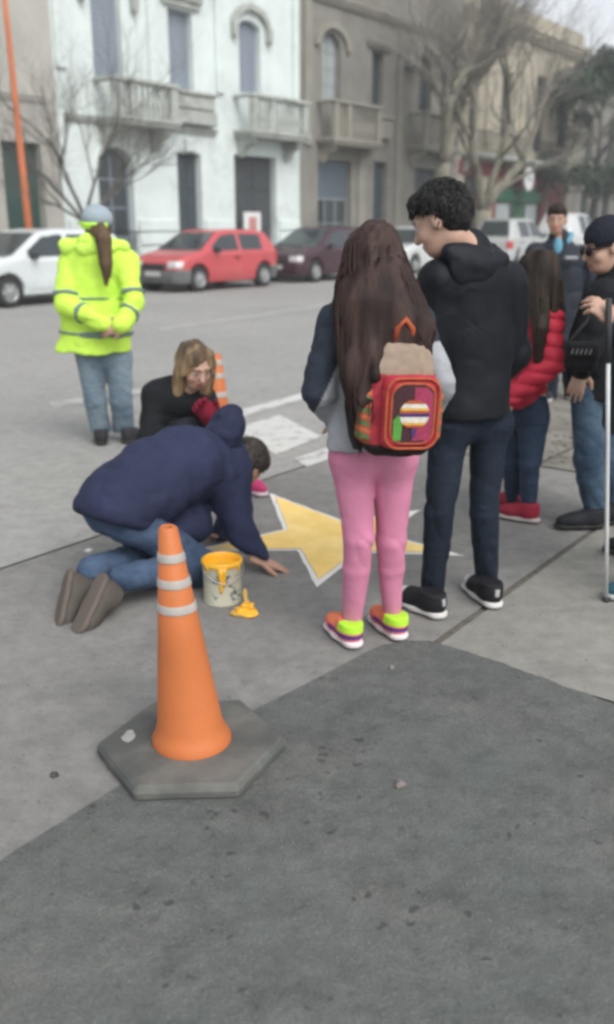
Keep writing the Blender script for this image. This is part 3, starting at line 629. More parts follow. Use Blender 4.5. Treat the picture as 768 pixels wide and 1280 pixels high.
# ================================================================ cars
TYRE = M('tyre_rubber', (0.025, 0.025, 0.026), 0.85, nscale=20, namt=0.2)
RIM = M('alloy_rim', (0.42, 0.43, 0.43), 0.4, metal=0.6, nscale=8, namt=0.15)
CGLASS = glass_mat('car_glass', (0.03, 0.04, 0.045), 0.05)
LAMP = M('headlamp', (0.62, 0.63, 0.62), 0.15, nscale=12, namt=0.15, coat=0.5)
TAIL = M('tail_lamp', (0.45, 0.03, 0.03), 0.2, nscale=12, namt=0.1, coat=0.5)
BLKP = M('black_plastic', (0.035, 0.036, 0.038), 0.6, nscale=12, namt=0.2)
GRYP = M('grey_plastic', (0.13, 0.135, 0.135), 0.7, nscale=6, namt=0.2)
PLATE = M('number_plate', (0.55, 0.55, 0.54), 0.5, nscale=8, namt=0.05)
def FN(f, lo, hi, k=0.02, op='+'): return dict(f=f, lo=V3(lo), hi=V3(hi), k=k, op=op)
def FNC(f, k=0.004): return dict(f=f, lo=None, hi=None, k=k, op='&')
def smax(a, b, k): h = np.maximum(k - np.abs(a - b), 0) / k; return np.maximum(a, b) + h * h * k * 0.25
def car(name, label, u, w, L, W, H, prof, paint, belt=0.86, wheel_x=(-1.2, 1.25), wr=0.29, win=(), away=False, bumper=None, two_door=False, group='cars parked along the far kerb', yaw=0.0, lower=None):
    """prof: (x, z) top line from tail to nose; local +x is the nose"""
    root = empty(name, street(u, w), ROTZ + (0 if away else math.pi) + yaw); tag(root, label, 'car', group)
    px = np.array([p[0] for p in prof]); pz = np.array([p[1] for p in prof]); zb = 0.2
    def zt(x): return np.interp(x, px, pz)
    def hw(x, z):
        e = np.clip(np.abs(x) / (L / 2), 0, 1.1)
        return W / 2 * (1 - 0.16 * e ** 7) - np.maximum(z - belt, 0) * 0.36 - np.maximum(0.45 - z, 0) * 0.12
    def body(x, y, z):
        dz = (z - zt(x)) * 0.8; zz = z + 0 * x
        ends = np.abs(x) - (L / 2 - 0.25 * np.maximum(zz - 0.5, 0) ** 2 * 1.2 - 0.18 * np.maximum(0.38 - zz, 0))
        a = smax(dz + 0 * y, np.abs(y) - hw(x, zz), 0.13); a = smax(a, ends + 0 * y, 0.14); return smax(a, zb - zz + 0 * a, 0.05)
    LO, HI = (-L / 2 - 0.05, -W / 2 - 0.05, 0.12), (L / 2 + 0.05, W / 2 + 0.05, H + 0.05)
    pr = [FN(body, LO, HI)]
    for xw in wheel_x:
        pr.append(FN(lambda x, y, z, xw=xw: np.maximum(np.sqrt((x - xw) ** 2 + (z - wr) ** 2) - (wr + 0.055) + 0 * y, (W / 2 - 0.3) - np.abs(y) + 0 * x), (xw - 0.5, -W, 0), (xw + 0.5, W, 0.9), 0.01, '-'))
    V = 0.03
    lw = lower if lower is not None else paint
    bo = sdf('body', pr, V, M(name + '_paint', paint, 0.35, nscale=2, namt=0.08, bstr=0.0, coat=0.6, col2=lw, c2scale=1.6, c2lo=0.55, c2hi=0.95), root)
    def piece(nm, reg, lo, hi, m, off=0.006, vox=0.025, parent=root):
        try: return sdf(nm, [FN(body, lo, hi), OFF(off), FNC(reg)], vox, m, parent)
        except ValueError: return None
    for (x0, x1) in win:                    # side glass, one pane each side
        for s in (-1, 1):
            lo = (x0 - 0.05, -W / 2 if s < 0 else 0.2, belt - 0.05); hi = (x1 + 0.05, -0.2 if s < 0 else W / 2, H)
            piece('side_window', lambda x, y, z, s=s, x0=x0, x1=x1: np.maximum(np.maximum(np.maximum(belt + 0.04 - z, z - (zt(x) - 0.10)) + 0 * y, np.maximum(x0 - x, x - x1) + 0 * z + 0 * y), 0.25 - s * y + 0 * x), lo, hi, CGLASS)
    ic = int(np.argmax(pz >= H - 0.06)); xr = px[ic]; xf = px[len(px) - 1 - int(np.argmax(pz[::-1] >= H - 0.06))]
    ix = np.nonzero(px > xf)[0]; xcowl = px[ix[0]] if len(ix) else L / 2
    iy = np.nonzero(px < xr)[0]; xtail = px[iy[-1]] if len(iy) else -L / 2
    gl = lambda x, y, z: np.abs(y) - (hw(x, z) - 0.09)
    piece('windscreen', lambda x, y, z: np.maximum(np.maximum(gl(x, y, z), np.maximum(belt + 0.05 - z, z - H + 0.07)), xf + 0.02 - x), (xf - 0.05, -W / 2, belt - 0.05), (xcowl + 0.1, W / 2, H), CGLASS)
    piece('rear_window', lambda x, y, z: np.maximum(np.maximum(gl(x, y, z), np.maximum(belt + 0.06 - z, z - H + 0.09)), x - xr + 0.02), (xtail - 0.25, -W / 2, belt - 0.05), (xr + 0.05, W / 2, H), CGLASS)
    dxs = ((win[0][0] - 0.02, win[0][1] + 0.02),) if two_door else ((win[0][0] - 0.04, win[0][1] + 0.02), (win[1][0] - 0.02, win[1][1] + 0.04)) if len(win) > 1 else ()
    if two_door: dxs = ((win[-1][0] - 0.03, win[-1][1] + 0.08),)
    for (x0, x1) in dxs:
        for s in (-1, 1):
            d = piece('door', lambda x, y, z, s=s: np.maximum(np.maximum(np.maximum(0.30 - z, z - belt) + 0 * x, np.maximum(x0 - x, x - x1) + 0 * z) + 0 * y, 0.3 - s * y + 0 * x), (x0 - 0.05, -W / 2 if s < 0 else 0.3, 0.25), (x1 + 0.05, -0.3 if s < 0 else W / 2, belt + 0.05), bo.data.materials[0], 0.012)
            if d is not None:
                b = MB(); yy = s * (W / 2 + 0.012); b.box(x0 + 0.06, x0 + 0.24, min(yy, yy + s * 0.03), max(yy, yy + s * 0.03), belt - 0.13, belt - 0.09); b.build('handle', BLKP, d, bevel=0.006)
    bm_ = bumper or bo.data.materials[0]
    for s, nm in ((1, 'front_bumper'), (-1, 'rear_bumper')):
        piece(nm, lambda x, y, z, s=s: np.maximum(np.maximum(0.2 - z, z - 0.52) + 0 * x, (L / 2 - 0.42) - s * x + 0 * z) + 0 * y, (L / 2 - 0.5 if s > 0 else -L / 2 - 0.03, -W / 2 - 0.02, 0.15), (L / 2 + 0.03 if s > 0 else -L / 2 + 0.5, W / 2 + 0.02, 0.56), bm_, 0.02)
    for s in (-1, 1):
        zl = zt(L / 2 - 0.15) - 0.15
        piece('headlight', lambda x, y, z, s=s: np.maximum(np.maximum(np.maximum(0.55 - z, z - max(zl, 0.70)) + 0 * x, (L / 2 - 0.45) - x + 0 * z) + 0 * y, np.maximum(W / 2 - 0.42 - s * y, s * y - W / 2 + 0.06) + 0 * x), (L / 2 - 0.5, -W / 2 if s < 0 else 0.2, 0.45), (L / 2 + 0.03, -0.2 if s < 0 else W / 2, 0.9), LAMP, 0.012, 0.02)
        piece('tail_light', lambda x, y, z, s=s: np.maximum(np.maximum(np.maximum(0.62 - z, z - 0.90) + 0 * x, x + (L / 2 - 0.25) + 0 * z) + 0 * y, W / 2 - 0.26 - s * y + 0 * x), (-L / 2 - 0.03, -W / 2 if s < 0 else 0.2, 0.5), (-L / 2 + 0.4, -0.2 if s < 0 else W / 2, 1.0), TAIL, 0.014, 0.02)
        b = MB(); mx_ = win[-1][1] - 0.1; b.box(mx_ - 0.06, mx_ + 0.07, min(s * (W / 2 - 0.02), s * (W / 2 + 0.16)), max(s * (W / 2 - 0.02), s * (W / 2 + 0.16)), belt + 0.02, belt + 0.15); b.build('wing_mirror', BLKP, root, bevel=0.03)
    b = MB(); b.box(L / 2 - 0.05, L / 2 + 0.028, -0.36, 0.36, 0.52, 0.64); b.build('radiator_grille', BLKP, root, bevel=0.01)
    for s in (1, -1):
        b = MB(); xx = s * (L / 2 + 0.022); b.box(min(xx, xx + s * 0.015), max(xx, xx + s * 0.015), -0.24, 0.24, 0.36, 0.48); b.build('number_plate', PLATE, root)
    t0 = None
    for xw in wheel_x:
        for s in (-1, 1):
            wh = empty('wheel', (xw, s * (W / 2 - 0.11), wr), 0 if s < 0 else math.pi, root)
            if t0 is None:
                b = MB(); b.lathe([(wr * 0.62, 0.07), (wr * 0.66, 0.095), (wr * 0.9, 0.10), (wr, 0.075), (wr, -0.075), (wr * 0.9, -0.1), (wr * 0.6, -0.08)], 26, (0, 0, 0), 'y'); t0 = shade_auto(b.build('tyre', TYRE, wh), 50)
                b = MB(); b.lathe([(wr * 0.63, 0.072), (wr * 0.6, 0.1), (wr * 0.55, 0.09), (wr * 0.52, 0.072)], 26, (0, 0, 0), 'y')
                for k in range(6):
                    a = k * math.pi / 3; c_, s_ = math.cos(a), math.sin(a); n = len(b.v)
                    for rr_, ww, yy in ((0.03, 0.045, -0.1), (wr * 0.57, 0.035, -0.086)):
                        for e in (-1, 1): b.v.append((c_ * rr_ - s_ * ww * e, yy, s_ * rr_ + c_ * ww * e))
                    b.f.append([n, n + 1, n + 3, n + 2])
                b.lathe([(0.06, 0.105), (0.05, 0.115), (0.0, 0.118)], 12, (0, 0, 0), 'y'); r0 = b.build('rim', RIM, wh)
            else: copyo(t0, wh); copyo(r0, wh)
    return root
HB = lambda L, H, hood, nose: [(-L / 2, 0.55), (-L / 2 + 0.05, 0.92), (-L / 2 + 0.42, H - 0.08), (-L / 2 + 0.85, H - 0.02), (-0.1, H), (0.32, H - 0.05), (1.02, hood), (L / 2 - 0.35, hood - 0.12), (L / 2 - 0.05, nose), (L / 2, 0.45)]
SD = lambda L, H, hood, nose: [(-L / 2, 0.6), (-L / 2 + 0.04, 0.95), (-L / 2 + 0.55, 1.0), (-0.95, H - 0.07), (-0.5, H - 0.01), (-0.1, H), (0.35, H - 0.05), (1.1, hood), (L / 2 - 0.4, hood - 0.12), (L / 2 - 0.05, nose), (L / 2, 0.45)]
car('white_car', 'white car with blank side parked beside the orange pole', 12.15, -15.82, 4.05, 1.64, 1.43, HB(4.05, 1.43, 0.96, 0.72), (0.60, 0.64, 0.64), win=((-0.95, -0.28), (-0.2, 0.75)), wheel_x=(-1.2, 1.22))['label'] = 'white car parked at the kerb in front of the beige house'
car('red_hatchback', 'faded red two-door hatchback with grey bumper in front of the white house', 17.35, -15.85, 3.76, 1.64, 1.40, HB(3.76, 1.40, 0.94, 0.70), (0.50, 0.075, 0.085), win=((-1.15, -0.32), (-0.24, 0.72)), wheel_x=(-1.2, 1.18), bumper=GRYP, two_door=True, lower=(0.40, 0.11, 0.10))
car('maroon_car', 'dark maroon car parked behind the red hatchback', 22.0, -15.85, 4.0, 1.66, 1.45, HB(4.0, 1.45, 0.97, 0.74), (0.045, 0.014, 0.024), win=((-1.0, -0.3), (-0.22, 0.75)), wheel_x=(-1.2, 1.25))
car('pale_car', 'white saloon parked between the maroon car and the tall silver car', 27.3, -15.85, 4.1, 1.66, 1.44, SD(4.1, 1.44, 0.96, 0.72), (0.55, 0.57, 0.57), win=((-0.85, -0.22), (-0.14, 0.8)), wheel_x=(-1.25, 1.25))
car('silver_wagon', 'tall silver car showing its rear window and red tail light', 35.3, -15.95, 4.2, 1.75, 1.72, HB(4.2, 1.72, 1.05, 0.8), (0.42, 0.44, 0.43), belt=0.98, win=((-1.3, -0.4), (-0.3, 0.8)), wheel_x=(-1.25, 1.3), wr=0.32, away=True)
car('white_van', 'white van parked between the silver car and the plane trees', 41.0, -15.9, 4.4, 1.8, 1.95, [(-2.2, 0.6), (-2.17, 1.2), (-2.05, 1.9), (-1.5, 1.95), (0.2, 1.95), (0.5, 1.88), (1.2, 1.1), (1.9, 0.95), (2.15, 0.75), (2.2, 0.45)], (0.58, 0.60, 0.59), belt=1.05, win=((-0.9, -0.1), (0.0, 0.9)), wheel_x=(-1.35, 1.4), wr=0.32, away=True)
car('teal_car', 'dark teal car parked beyond the white van', 47.2, -15.6, 4.2, 1.7, 1.5, SD(4.2, 1.5, 0.98, 0.74), (0.035, 0.075, 0.085), win=((-0.85, -0.22), (-0.14, 0.8)), wheel_x=(-1.25, 1.25), away=True)

# ================================================================ trees
BARK = M('plane_bark', (0.20, 0.19, 0.145), 0.9, nscale=3.5, namt=0.3, bscale=14, bstr=0.6, stretch=(1, 1, 0.5), col2=(0.11, 0.10, 0.08), c2scale=2.2, c2lo=0.48, c2hi=0.6)
BARK2 = M('grey_bark', (0.085, 0.08, 0.07), 0.9, nscale=5, namt=0.3, bscale=20, bstr=0.5)
TWIG = M('bare_twigs', (0.20, 0.185, 0.16), 0.9, nscale=6, namt=0.25, bstr=0)
def grow(rng, trunk, crown, p, d, L, r, lev, maxlev, spread, seg_f):
    """a limb with its forks; low levels go to the trunk mesh, high levels to the crown mesh"""
    n = 5 if lev < 2 else 3; pts = [p]; rad = [r]; q = Vector(p); dd = Vector(d).normalized()
    for i in range(n):
        dd = (dd + Vector((rng.gauss(0, 1), rng.gauss(0, 1), rng.gauss(0, 0.6))) * (0.10 + 0.03 * lev) + Vector((0, 0, 0.05 if lev > 0 else 0))).normalized()
        q = q + dd * (L / n); pts.append(tuple(q)); rad.append(r * (1 - (0.42 if lev else 0.3) * (i + 1) / n))
    (trunk if lev <= 1 else crown).tube(pts, rad, 9 if lev == 0 else 7 if lev == 1 else 5 if lev == 2 else 3, cap=lev < 2)
    if lev >= maxlev: return
    kids = seg_f[min(lev, len(seg_f) - 1)]
    for k in range(kids):
        i = n if k < 2 else rng.randint(max(1, n - 3), n - 1)
        base = Vector(pts[i]); ax = Vector((rng.gauss(0, 1), rng.gauss(0, 1), rng.gauss(0, 1)))
        perp = dd.cross(ax); perp = perp.normalized() if perp.length > 1e-4 else Vector((1, 0, 0))
        a = spread * rng.uniform(0.6, 1.25) * (0.75 if k == 0 else 1.0); nd = dd * math.cos(a) + perp * math.sin(a); nd.z = max(nd.z, -0.12)
        grow(rng, trunk, crown, tuple(base), nd, L * rng.uniform(0.62, 0.85), rad[i] * (0.82 if k < 2 else 0.55), lev + 1, maxlev, spread, seg_f)
def bare_tree(name, label, loc, seed, L, r, limbs, maxlev, spread, seg_f, bark=None, group=None):
    rng = random.Random(seed); root = empty(name, loc); tag(root, label, 'tree', group); t, c = MB(), MB()
    t.tube([(0, 0, -0.05), (0, 0, 0.15), (0.01, 0, L * 0.5), (0.0, 0.01, L)], [r * 1.35, r * 1.08, r * 0.95, r * 0.9], 12)
    for d, l_, rr_ in limbs: grow(rng, t, c, (0, 0, L - 0.06), d, l_, rr_, 0, maxlev, spread, seg_f)
    t.build('trunk', bark or BARK, root, True); c.build('crown', TWIG if bark is None else bark, root); return root
s3 = lambda a, b_, z: (SV[0] * a + NV[0] * b_, SV[1] * a + NV[1] * b_, z)     # direction along street, towards viewer, up
bare_tree('bare_tree', 'small bare street tree in front of the white house', street(at_w(108, -17.7), -17.7, 0.13), 11, 1.45, 0.075,
          [(s3(-0.8, 0.1, 0.9), 1.35, 0.045), (s3(-0.3, 0.2, 1.0), 1.5, 0.05), (s3(0.25, 0.1, 1.0), 1.5, 0.045), (s3(0.7, -0.1, 0.8), 1.2, 0.04), (s3(-1.0, 0.4, 0.5), 1.1, 0.035), (s3(0.5, 0.6, 0.8), 1.1, 0.035)], 5, 0.5, (4, 4, 4, 4, 3), M('small_tree_bark', (0.12, 0.115, 0.105), 0.9, nscale=5, namt=0.3, bscale=20, bstr=0.4))
bare_tree('plane_tree', 'thick bare plane tree with forked pale trunk before the red shopfront', street(at_w(600, -17.6), -17.6, 0.13), 4, 1.9, 0.36,
          [(s3(0.85, 0.1, 0.75), 3.2, 0.25), (s3(-0.5, 0.0, 1.0), 3.2, 0.21), (s3(0.1, 0.35, 1.0), 3.4, 0.17)], 5, 0.48, (3, 4, 4, 4, 3))
bare_tree('plane_tree', 'bare plane tree with straight pale trunk in front of the taupe house', street(at_w(551, -17.8), -17.8, 0.13), 21, 3.6, 0.25,
          [(s3(0.3, 0.1, 1.0), 2.6, 0.2), (s3(-0.35, 0.1, 0.9), 2.6, 0.19), (s3(0.0, -0.3, 1.0), 2.4, 0.15)], 5, 0.5, (4, 4, 4, 4, 3))
bare_tree('plane_tree', 'bare tree further down the street beyond the evergreen', street(58, -17.6, 0.13), 33, 2.6, 0.26,
          [(s3(0.3, 0.1, 1.0), 2.6, 0.2), (s3(-0.35, 0.1, 0.9), 2.6, 0.17), (s3(0.0, 0.3, 1.0), 2.4, 0.15)], 4, 0.5, (4, 4, 4, 3))
LEAF = M('evergreen_leaf', (0.05, 0.075, 0.05), 0.7, nscale=0.9, namt=0.45, bstr=0, detail=6)
def evergreen(label, loc, h, rx, seed, n=9000, trunk_h=3.2):
    rng = random.Random(seed); root = empty('evergreen_tree', loc); tag(root, label, 'tree'); t = MB()
    t.tube([(0, 0, -0.05), (0.03, 0, 0.2), (0.05, 0.05, trunk_h * 0.6), (0.1, 0, trunk_h), (0.0, 0.1, h * 0.75)], [0.34, 0.26, 0.22, 0.18, 0.05], 10)
    cl = []
    for i in range(46):
        a = rng.uniform(0, 6.28); zz = rng.uniform(trunk_h * 0.85, h); q = (zz - trunk_h * 0.85) / (h - trunk_h * 0.85)
        rr_ = rx * math.sqrt(max(0.05, 1 - (q * 1.15 - 0.35) ** 2 * 1.3)) * rng.uniform(0.35, 1.0); cl.append((math.cos(a) * rr_, math.sin(a) * rr_, zz, rng.uniform(0.5, 1.05)))
    for x, y, z, s in cl[:26]: t.tube([(0.05, 0.03, max(trunk_h * 0.7, z - 1.4)), (x * 0.5, y * 0.5, z - 0.5), (x, y, z)], [0.07, 0.045, 0.015], 5, cap=False)
    t.build('trunk', BARK2, root, True); lf = MB()
    for i in range(n):
        x, y, z, s = cl[i % len(cl)]; d = Vector((rng.gauss(0, 1), rng.gauss(0, 1), rng.gauss(0, 0.7))).normalized() * s * rng.random() ** 0.45
        c_ = Vector((x, y, z)) + d; a = Vector((rng.gauss(0, 1), rng.gauss(0, 1), rng.gauss(0, 1))).normalized(); b_ = a.cross(Vector((rng.gauss(0, 1), rng.gauss(0, 1), rng.gauss(0, 1)))).normalized(); w_ = rng.uniform(0.05, 0.11)
        lf.poly([c_ - a * w_ * 1.6, c_ + b_ * w_ * 0.6, c_ + a * w_ * 1.6, c_ - b_ * w_ * 0.6])
    me = bpy.data.meshes.new('crown'); me.from_pydata(lf.v, [], lf.f); link('crown', me, LEAF, root); return root
evergreen('dark evergreen street tree beyond the red shopfront', street(at_w(738, -17.8), -17.8, 0.13), 9.2, 3.2, 5, 16000)
evergreen('second evergreen tree further down the street', street(72, -17.5, 0.13), 8.0, 3.4, 8, 9000)

# ================================================================ people
def cloth(name, rough=0.85, bscale=220, bstr=0.12, namt=0.12, sheen=0.0, nscale=14, stretch=(1, 1, 1), wr=0.0, wscale=20, spec=0.2): return M(name, (1, 1, 1), rough, attr=True, nscale=nscale, namt=namt, bscale=bscale, bstr=bstr, sheen=sheen, stretch=stretch, bdist=0.003, wr=wr, wscale=wscale, spec=spec)
SKIN = cloth('skin', 0.55, 120, 0.05, 0.06, 0.0, spec=0.4); CLOTH = cloth('woven_cloth', wr=0.35, wscale=14); NYLON = cloth('smooth_nylon', 0.6, 90, 0.1, 0.08, wr=0.4, wscale=11); DENIM = cloth('denim', 0.9, 420, 0.25, 0.16, 0.0, 40, wr=0.4, wscale=17); KNIT = cloth('stretch_knit', 0.85, 300, 0.15, 0.08, wr=0.12, wscale=12)
HAIRM = cloth('hair', 0.62, 160, 0.6, 0.35, 0.0, 90, (1, 1, 0.1), spec=0.18); RUB = cloth('rubber_and_leather', 0.65, 80, 0.1, 0.1, 0.0); HIVIS = cloth('high_visibility_cloth', 0.8, 200, 0.1, 0.06, wr=0.5, wscale=9)
TAPE = M('reflective_tape', (0.16, 0.21, 0.21), 0.45, nscale=20, namt=0.1)
SKIN_A, SKIN_B = (0.42, 0.25, 0.18), (0.50, 0.32, 0.24)
def head_prims(c, R, s=1.0):
    T = lambda x, y, z: V3(c) + R @ (s * V3(x, y, z)); e = lambda p, r, k, op='+': E(T(*p), s * V3(r), R, k * s, op)
    out = [e((0, -0.012, 0.03), (0.075, 0.096, 0.088), 0.02), e((0, 0.03, -0.035), (0.061, 0.062, 0.085), 0.03), e((0, 0.048, -0.088), (0.038, 0.035, 0.028), 0.03),
           e((0, 0.075, 0.022), (0.05, 0.02, 0.013), 0.02)]
    for sx in (-1, 1):
        out += [e((sx * 0.032, 0.1, 0.0), (0.019, 0.016, 0.013), 0.012, '-'), e((sx * 0.031, 0.078, 0.0), (0.014, 0.014, 0.012), 0.004), e((sx * 0.042, 0.055, -0.035), (0.02, 0.025, 0.022), 0.02), e((sx * 0.076, -0.008, -0.008), (0.011, 0.02, 0.031), 0.008)]
    out += [C(T(0, 0.088, 0.006), T(0, 0.108, -0.034), 0.009 * s, 0.014 * s, 0.012 * s), e((0, 0.082, -0.064), (0.026, 0.016, 0.007), 0.006), e((0, 0.081, -0.076), (0.022, 0.015, 0.007), 0.006)]
    return out
def skin_col(skin, c, R, s=1.0, lip=(0.36, 0.13, 0.11), brow=(0.03, 0.02, 0.015)):
    def f(p):
        o = np.repeat(V3(skin)[None, :], len(p), 0); q = (p - V3(c)) @ R / s; x, y, z = np.abs(q[:, 0]), q[:, 1], q[:, 2]
        near = (np.linalg.norm(q, axis=1) < 0.18)
        def put(m, col, a=1.0): o[m & near] = o[m & near] * (1 - a) + V3(col) * a
        put((y > 0.03) & (z < -0.02) & (x > 0.02) & (x < 0.06), (skin[0] * 1.03, skin[1] * 0.92, skin[2] * 0.9), 0.5)
        put((y > 0.06) & (x < 0.027) & (np.abs(z + 0.069) < 0.011), lip); put((y > 0.05) & (x > 0.012) & (x < 0.052) & (np.abs(z - 0.024 + 0.1 * np.abs(x - 0.035)) < 0.006), brow, 0.85)
        put((y > 0.05) & (((x - 0.031) / 0.016) ** 2 + (z / 0.008) ** 2 < 1), (0.45, 0.42, 0.4)); put((y > 0.05) & ((x - 0.031) ** 2 + z ** 2 < 0.0075 ** 2), (0.02, 0.015, 0.012))
        return o
    return f
def hand_prims(w, f, n, side, s=1.0, curl=0.35, k=0.006):
    """w wrist, f finger direction, n the way the palm faces; side puts the thumb on +1 or -1"""
    f, n = nrm(f), nrm(n); n = nrm(n - f * (n @ f)); t = np.cross(f, n) * side; w = V3(w)
    out = [C(w - f * 0.02 * s, w + f * 0.075 * s, 0.024 * s, 0.037 * s, 0.012, (n, 2.0)), C(w + f * 0.05 * s - t * 0.02 * s, w + f * 0.07 * s + t * 0.022 * s, 0.015 * s, 0.015 * s, 0.01)]
    for i, (o, l) in enumerate(((1.5, 0.066), (0.5, 0.076), (-0.5, 0.071), (-1.5, 0.054))):
        p = w + f * (0.082 - 0.004 * abs(o)) * s + t * o * 0.0195 * s; d = nrm(f + t * o * 0.05); a = curl * (0.6 + 0.15 * i)
        for q, (fr, r) in enumerate(((0.42, 0.0092), (0.32, 0.0083), (0.26, 0.0074))):
            d2 = nrm(d * math.cos(a * (q > 0) + a * 0.4) + n * math.sin(a * (q > 0) + a * 0.4)); e = p + d2 * l * fr * s * 1.15; out.append(C(p, e, r * s, r * s * 0.92, k)); p = e; d = d2
    p = w + f * 0.022 * s + t * 0.026 * s; d = nrm(f * 0.62 + t * 0.75 + n * 0.25); e = p + d * 0.04 * s; out.append(C(p, e, 0.0135 * s, 0.011 * s, 0.012)); d = nrm(f * 0.9 + t * 0.35 + n * 0.3); out.append(C(e, e + d * 0.032 * s, 0.0105 * s, 0.009 * s, 0.006))
    return out
def chain(pts, rad, k=0.03, flat=None): return [C(pts[i], pts[i + 1], rad[i], rad[i + 1], k if i == 0 else 0.01, flat) for i in range(len(pts) - 1)]
def ridge(p): return (1 - np.minimum(np.abs(vnoise(p)) * 3.2, 1)) ** 2       # narrow creases
def folds(a1=0.006, f1=(9, 9, 6), a2=0.003, f2=(26, 26, 18), sd=0.0):
    def f(p): w = p + 0.03 * np.stack([vnoise(p * 11 + 1), vnoise(p * 11 + 5), vnoise(p * 11 + 9)], 1); return a1 * 1.6 * vnoise(w * V3(f1) + sd) + a1 * 0.9 * ridge(w * V3(f1) * 0.8 + sd + 6) + a2 * 1.5 * vnoise(w * V3(f2) + sd + 3.3) + a2 * 0.8 * ridge(w * V3(f2) * 0.6 + sd)
    return f
def jean_folds(zmid, zank, sd=0.0, amp=1.0):
    def f(p):
        z = p[:, 2]; kn = np.exp(-((z - zmid) / 0.10) ** 2); an = np.exp(-np.maximum(z - zank, 0) / 0.10)
        q = p * V3(9, 9, 11); q[:, 2] += 9 * (p[:, 0] + 0.6 * p[:, 1]); w = ridge(q + sd) * (0.003 + 0.006 * kn + 0.010 * an) + vnoise(q * 1.3 + sd) * (0.003 + 0.006 * an); return amp * (w + 0.006 * vnoise(p * V3(14, 14, 7) + sd))
    return f
def jean_col(base, fade, sd=0.0):
    def f(p): t = np.clip(0.5 + 1.2 * vnoise(p * V3(7, 7, 5) + sd) + 0.5 * vnoise(p * V3(22, 22, 60) + sd), 0, 1); return V3(base)[None, :] * (1 - t[:, None]) + V3(fade)[None, :] * t[:, None]
    return f
def var_col(c, amt=0.15, fr=6.0):
    def f(p): return V3(c)[None, :] * (1 + amt * 2 * vnoise(p * fr))[:, None]
    return f
def trousers(parent, pel, L_, R__, col, rad, fwd, vox=0.008, name='trousers', m=None, sd=0.0, ank_cut=None, seat=0.0, amp=1.0):
    """L_ and R__ are hip, knee, ankle; rad is hip, knee, calf, ankle"""
    pr = []
    for hp, kn, an in (L_, R__):
        hp, kn, an = V3(hp), V3(kn), V3(an); cf = kn + (an - kn) * 0.35
        pr += chain([hp, kn, cf, an + (an - kn) * 0.06], [rad[0], rad[1], rad[2], rad[3]], 0.01)
    mid = (V3(L_[0]) + V3(R__[0])) / 2; hwid = np.linalg.norm(V3(L_[0]) - V3(R__[0])) / 2
    pr.append(C(V3(L_[0]) * 0.8 + mid * 0.2 + V3(0, 0, 0.06), V3(R__[0]) * 0.8 + mid * 0.2 + V3(0, 0, 0.06), rad[0] * 1.08, None, 0.05, (fwd, 1.12)))
    pr.append(C(mid + V3(0, 0, 0.05), V3(pel), rad[0] * 1.25, rad[0] * 1.2, 0.05, (fwd, 1.2)))
    if seat:
        for q in (L_, R__): pr.append(E(V3(q[0]) - V3(fwd) * seat * 0.5 + V3(0, 0, 0.02), (rad[0] * 0.95,) * 3, None, 0.05))
    if ank_cut is not None: pr.append(PL((0, 0, ank_cut), (0, 0, -1)))
    return sdf(name, pr, vox, m or DENIM, parent, jean_folds((V3(L_[1])[2] + V3(R__[1])[2]) / 2, min(V3(L_[2])[2], V3(R__[2])[2]), sd, amp), col)
def shoe(parent, heel, d, l=0.26, up=(0, 0, 1), upper=(0.03, 0.03, 0.035), sole=(0.6, 0.6, 0.58), colf=None, vox=0.006, wd=1.0, lace=None, high=0.10):
    R = frame(d, up); h = V3(heel) if len(heel) == 3 else V3(heel[0], heel[1], 0.009); T = lambda x, y, z: h + R @ V3(x * wd, y, z)
    u = [E(T(0, l * 0.66, 0.038), (0.042 * wd, l * 0.33, 0.040), R, 0.03), E(T(0, l * 0.24, 0.05), (0.036 * wd, l * 0.22, 0.05), R, 0.04), C(T(0, l * 0.24, 0.05), T(0, l * 0.22, high), 0.036 * wd, 0.041 * wd, 0.04), C(T(0, l * 0.35, 0.06), T(0, l * 0.6, 0.05), 0.034 * wd, 0.03 * wd, 0.03), PL(T(0, 0, 0.018), -R[:, 2]), PL(T(0, 0, high), R[:, 2])]
    so_ = [C(T(0, l * 0.15, 0.012), T(0, l * 0.5, 0.012), 0.039 * wd, 0.037 * wd, 0.02), C(T(0, l * 0.5, 0.012), T(0.003, l * 0.84, 0.012), 0.040 * wd, 0.042 * wd, 0.03), PL(T(0, 0, 0.024), R[:, 2], 0.008), PL(T(0, 0, 0.0), -R[:, 2], 0.006)]
    def cf(p):
        q = (p - h) @ R
        return colf(q) if colf else np.repeat(V3(upper)[None, :], len(p), 0)
    o = sdf('shoe', u, vox, RUB, parent, None, cf); sdf('sole', so_, vox, RUB, o, None, flat_col(sole)); 
    if lace:
        b = MB()
        for i in range(4): b.tube([T(-0.022, l * (0.42 + 0.07 * i), 0.078 - 0.006 * i), T(0, l * (0.43 + 0.07 * i), 0.091 - 0.007 * i), T(0.022, l * (0.42 + 0.07 * i), 0.078 - 0.006 * i)], 0.004, 5)
        b.build('laces', lace, o, True)
    return o
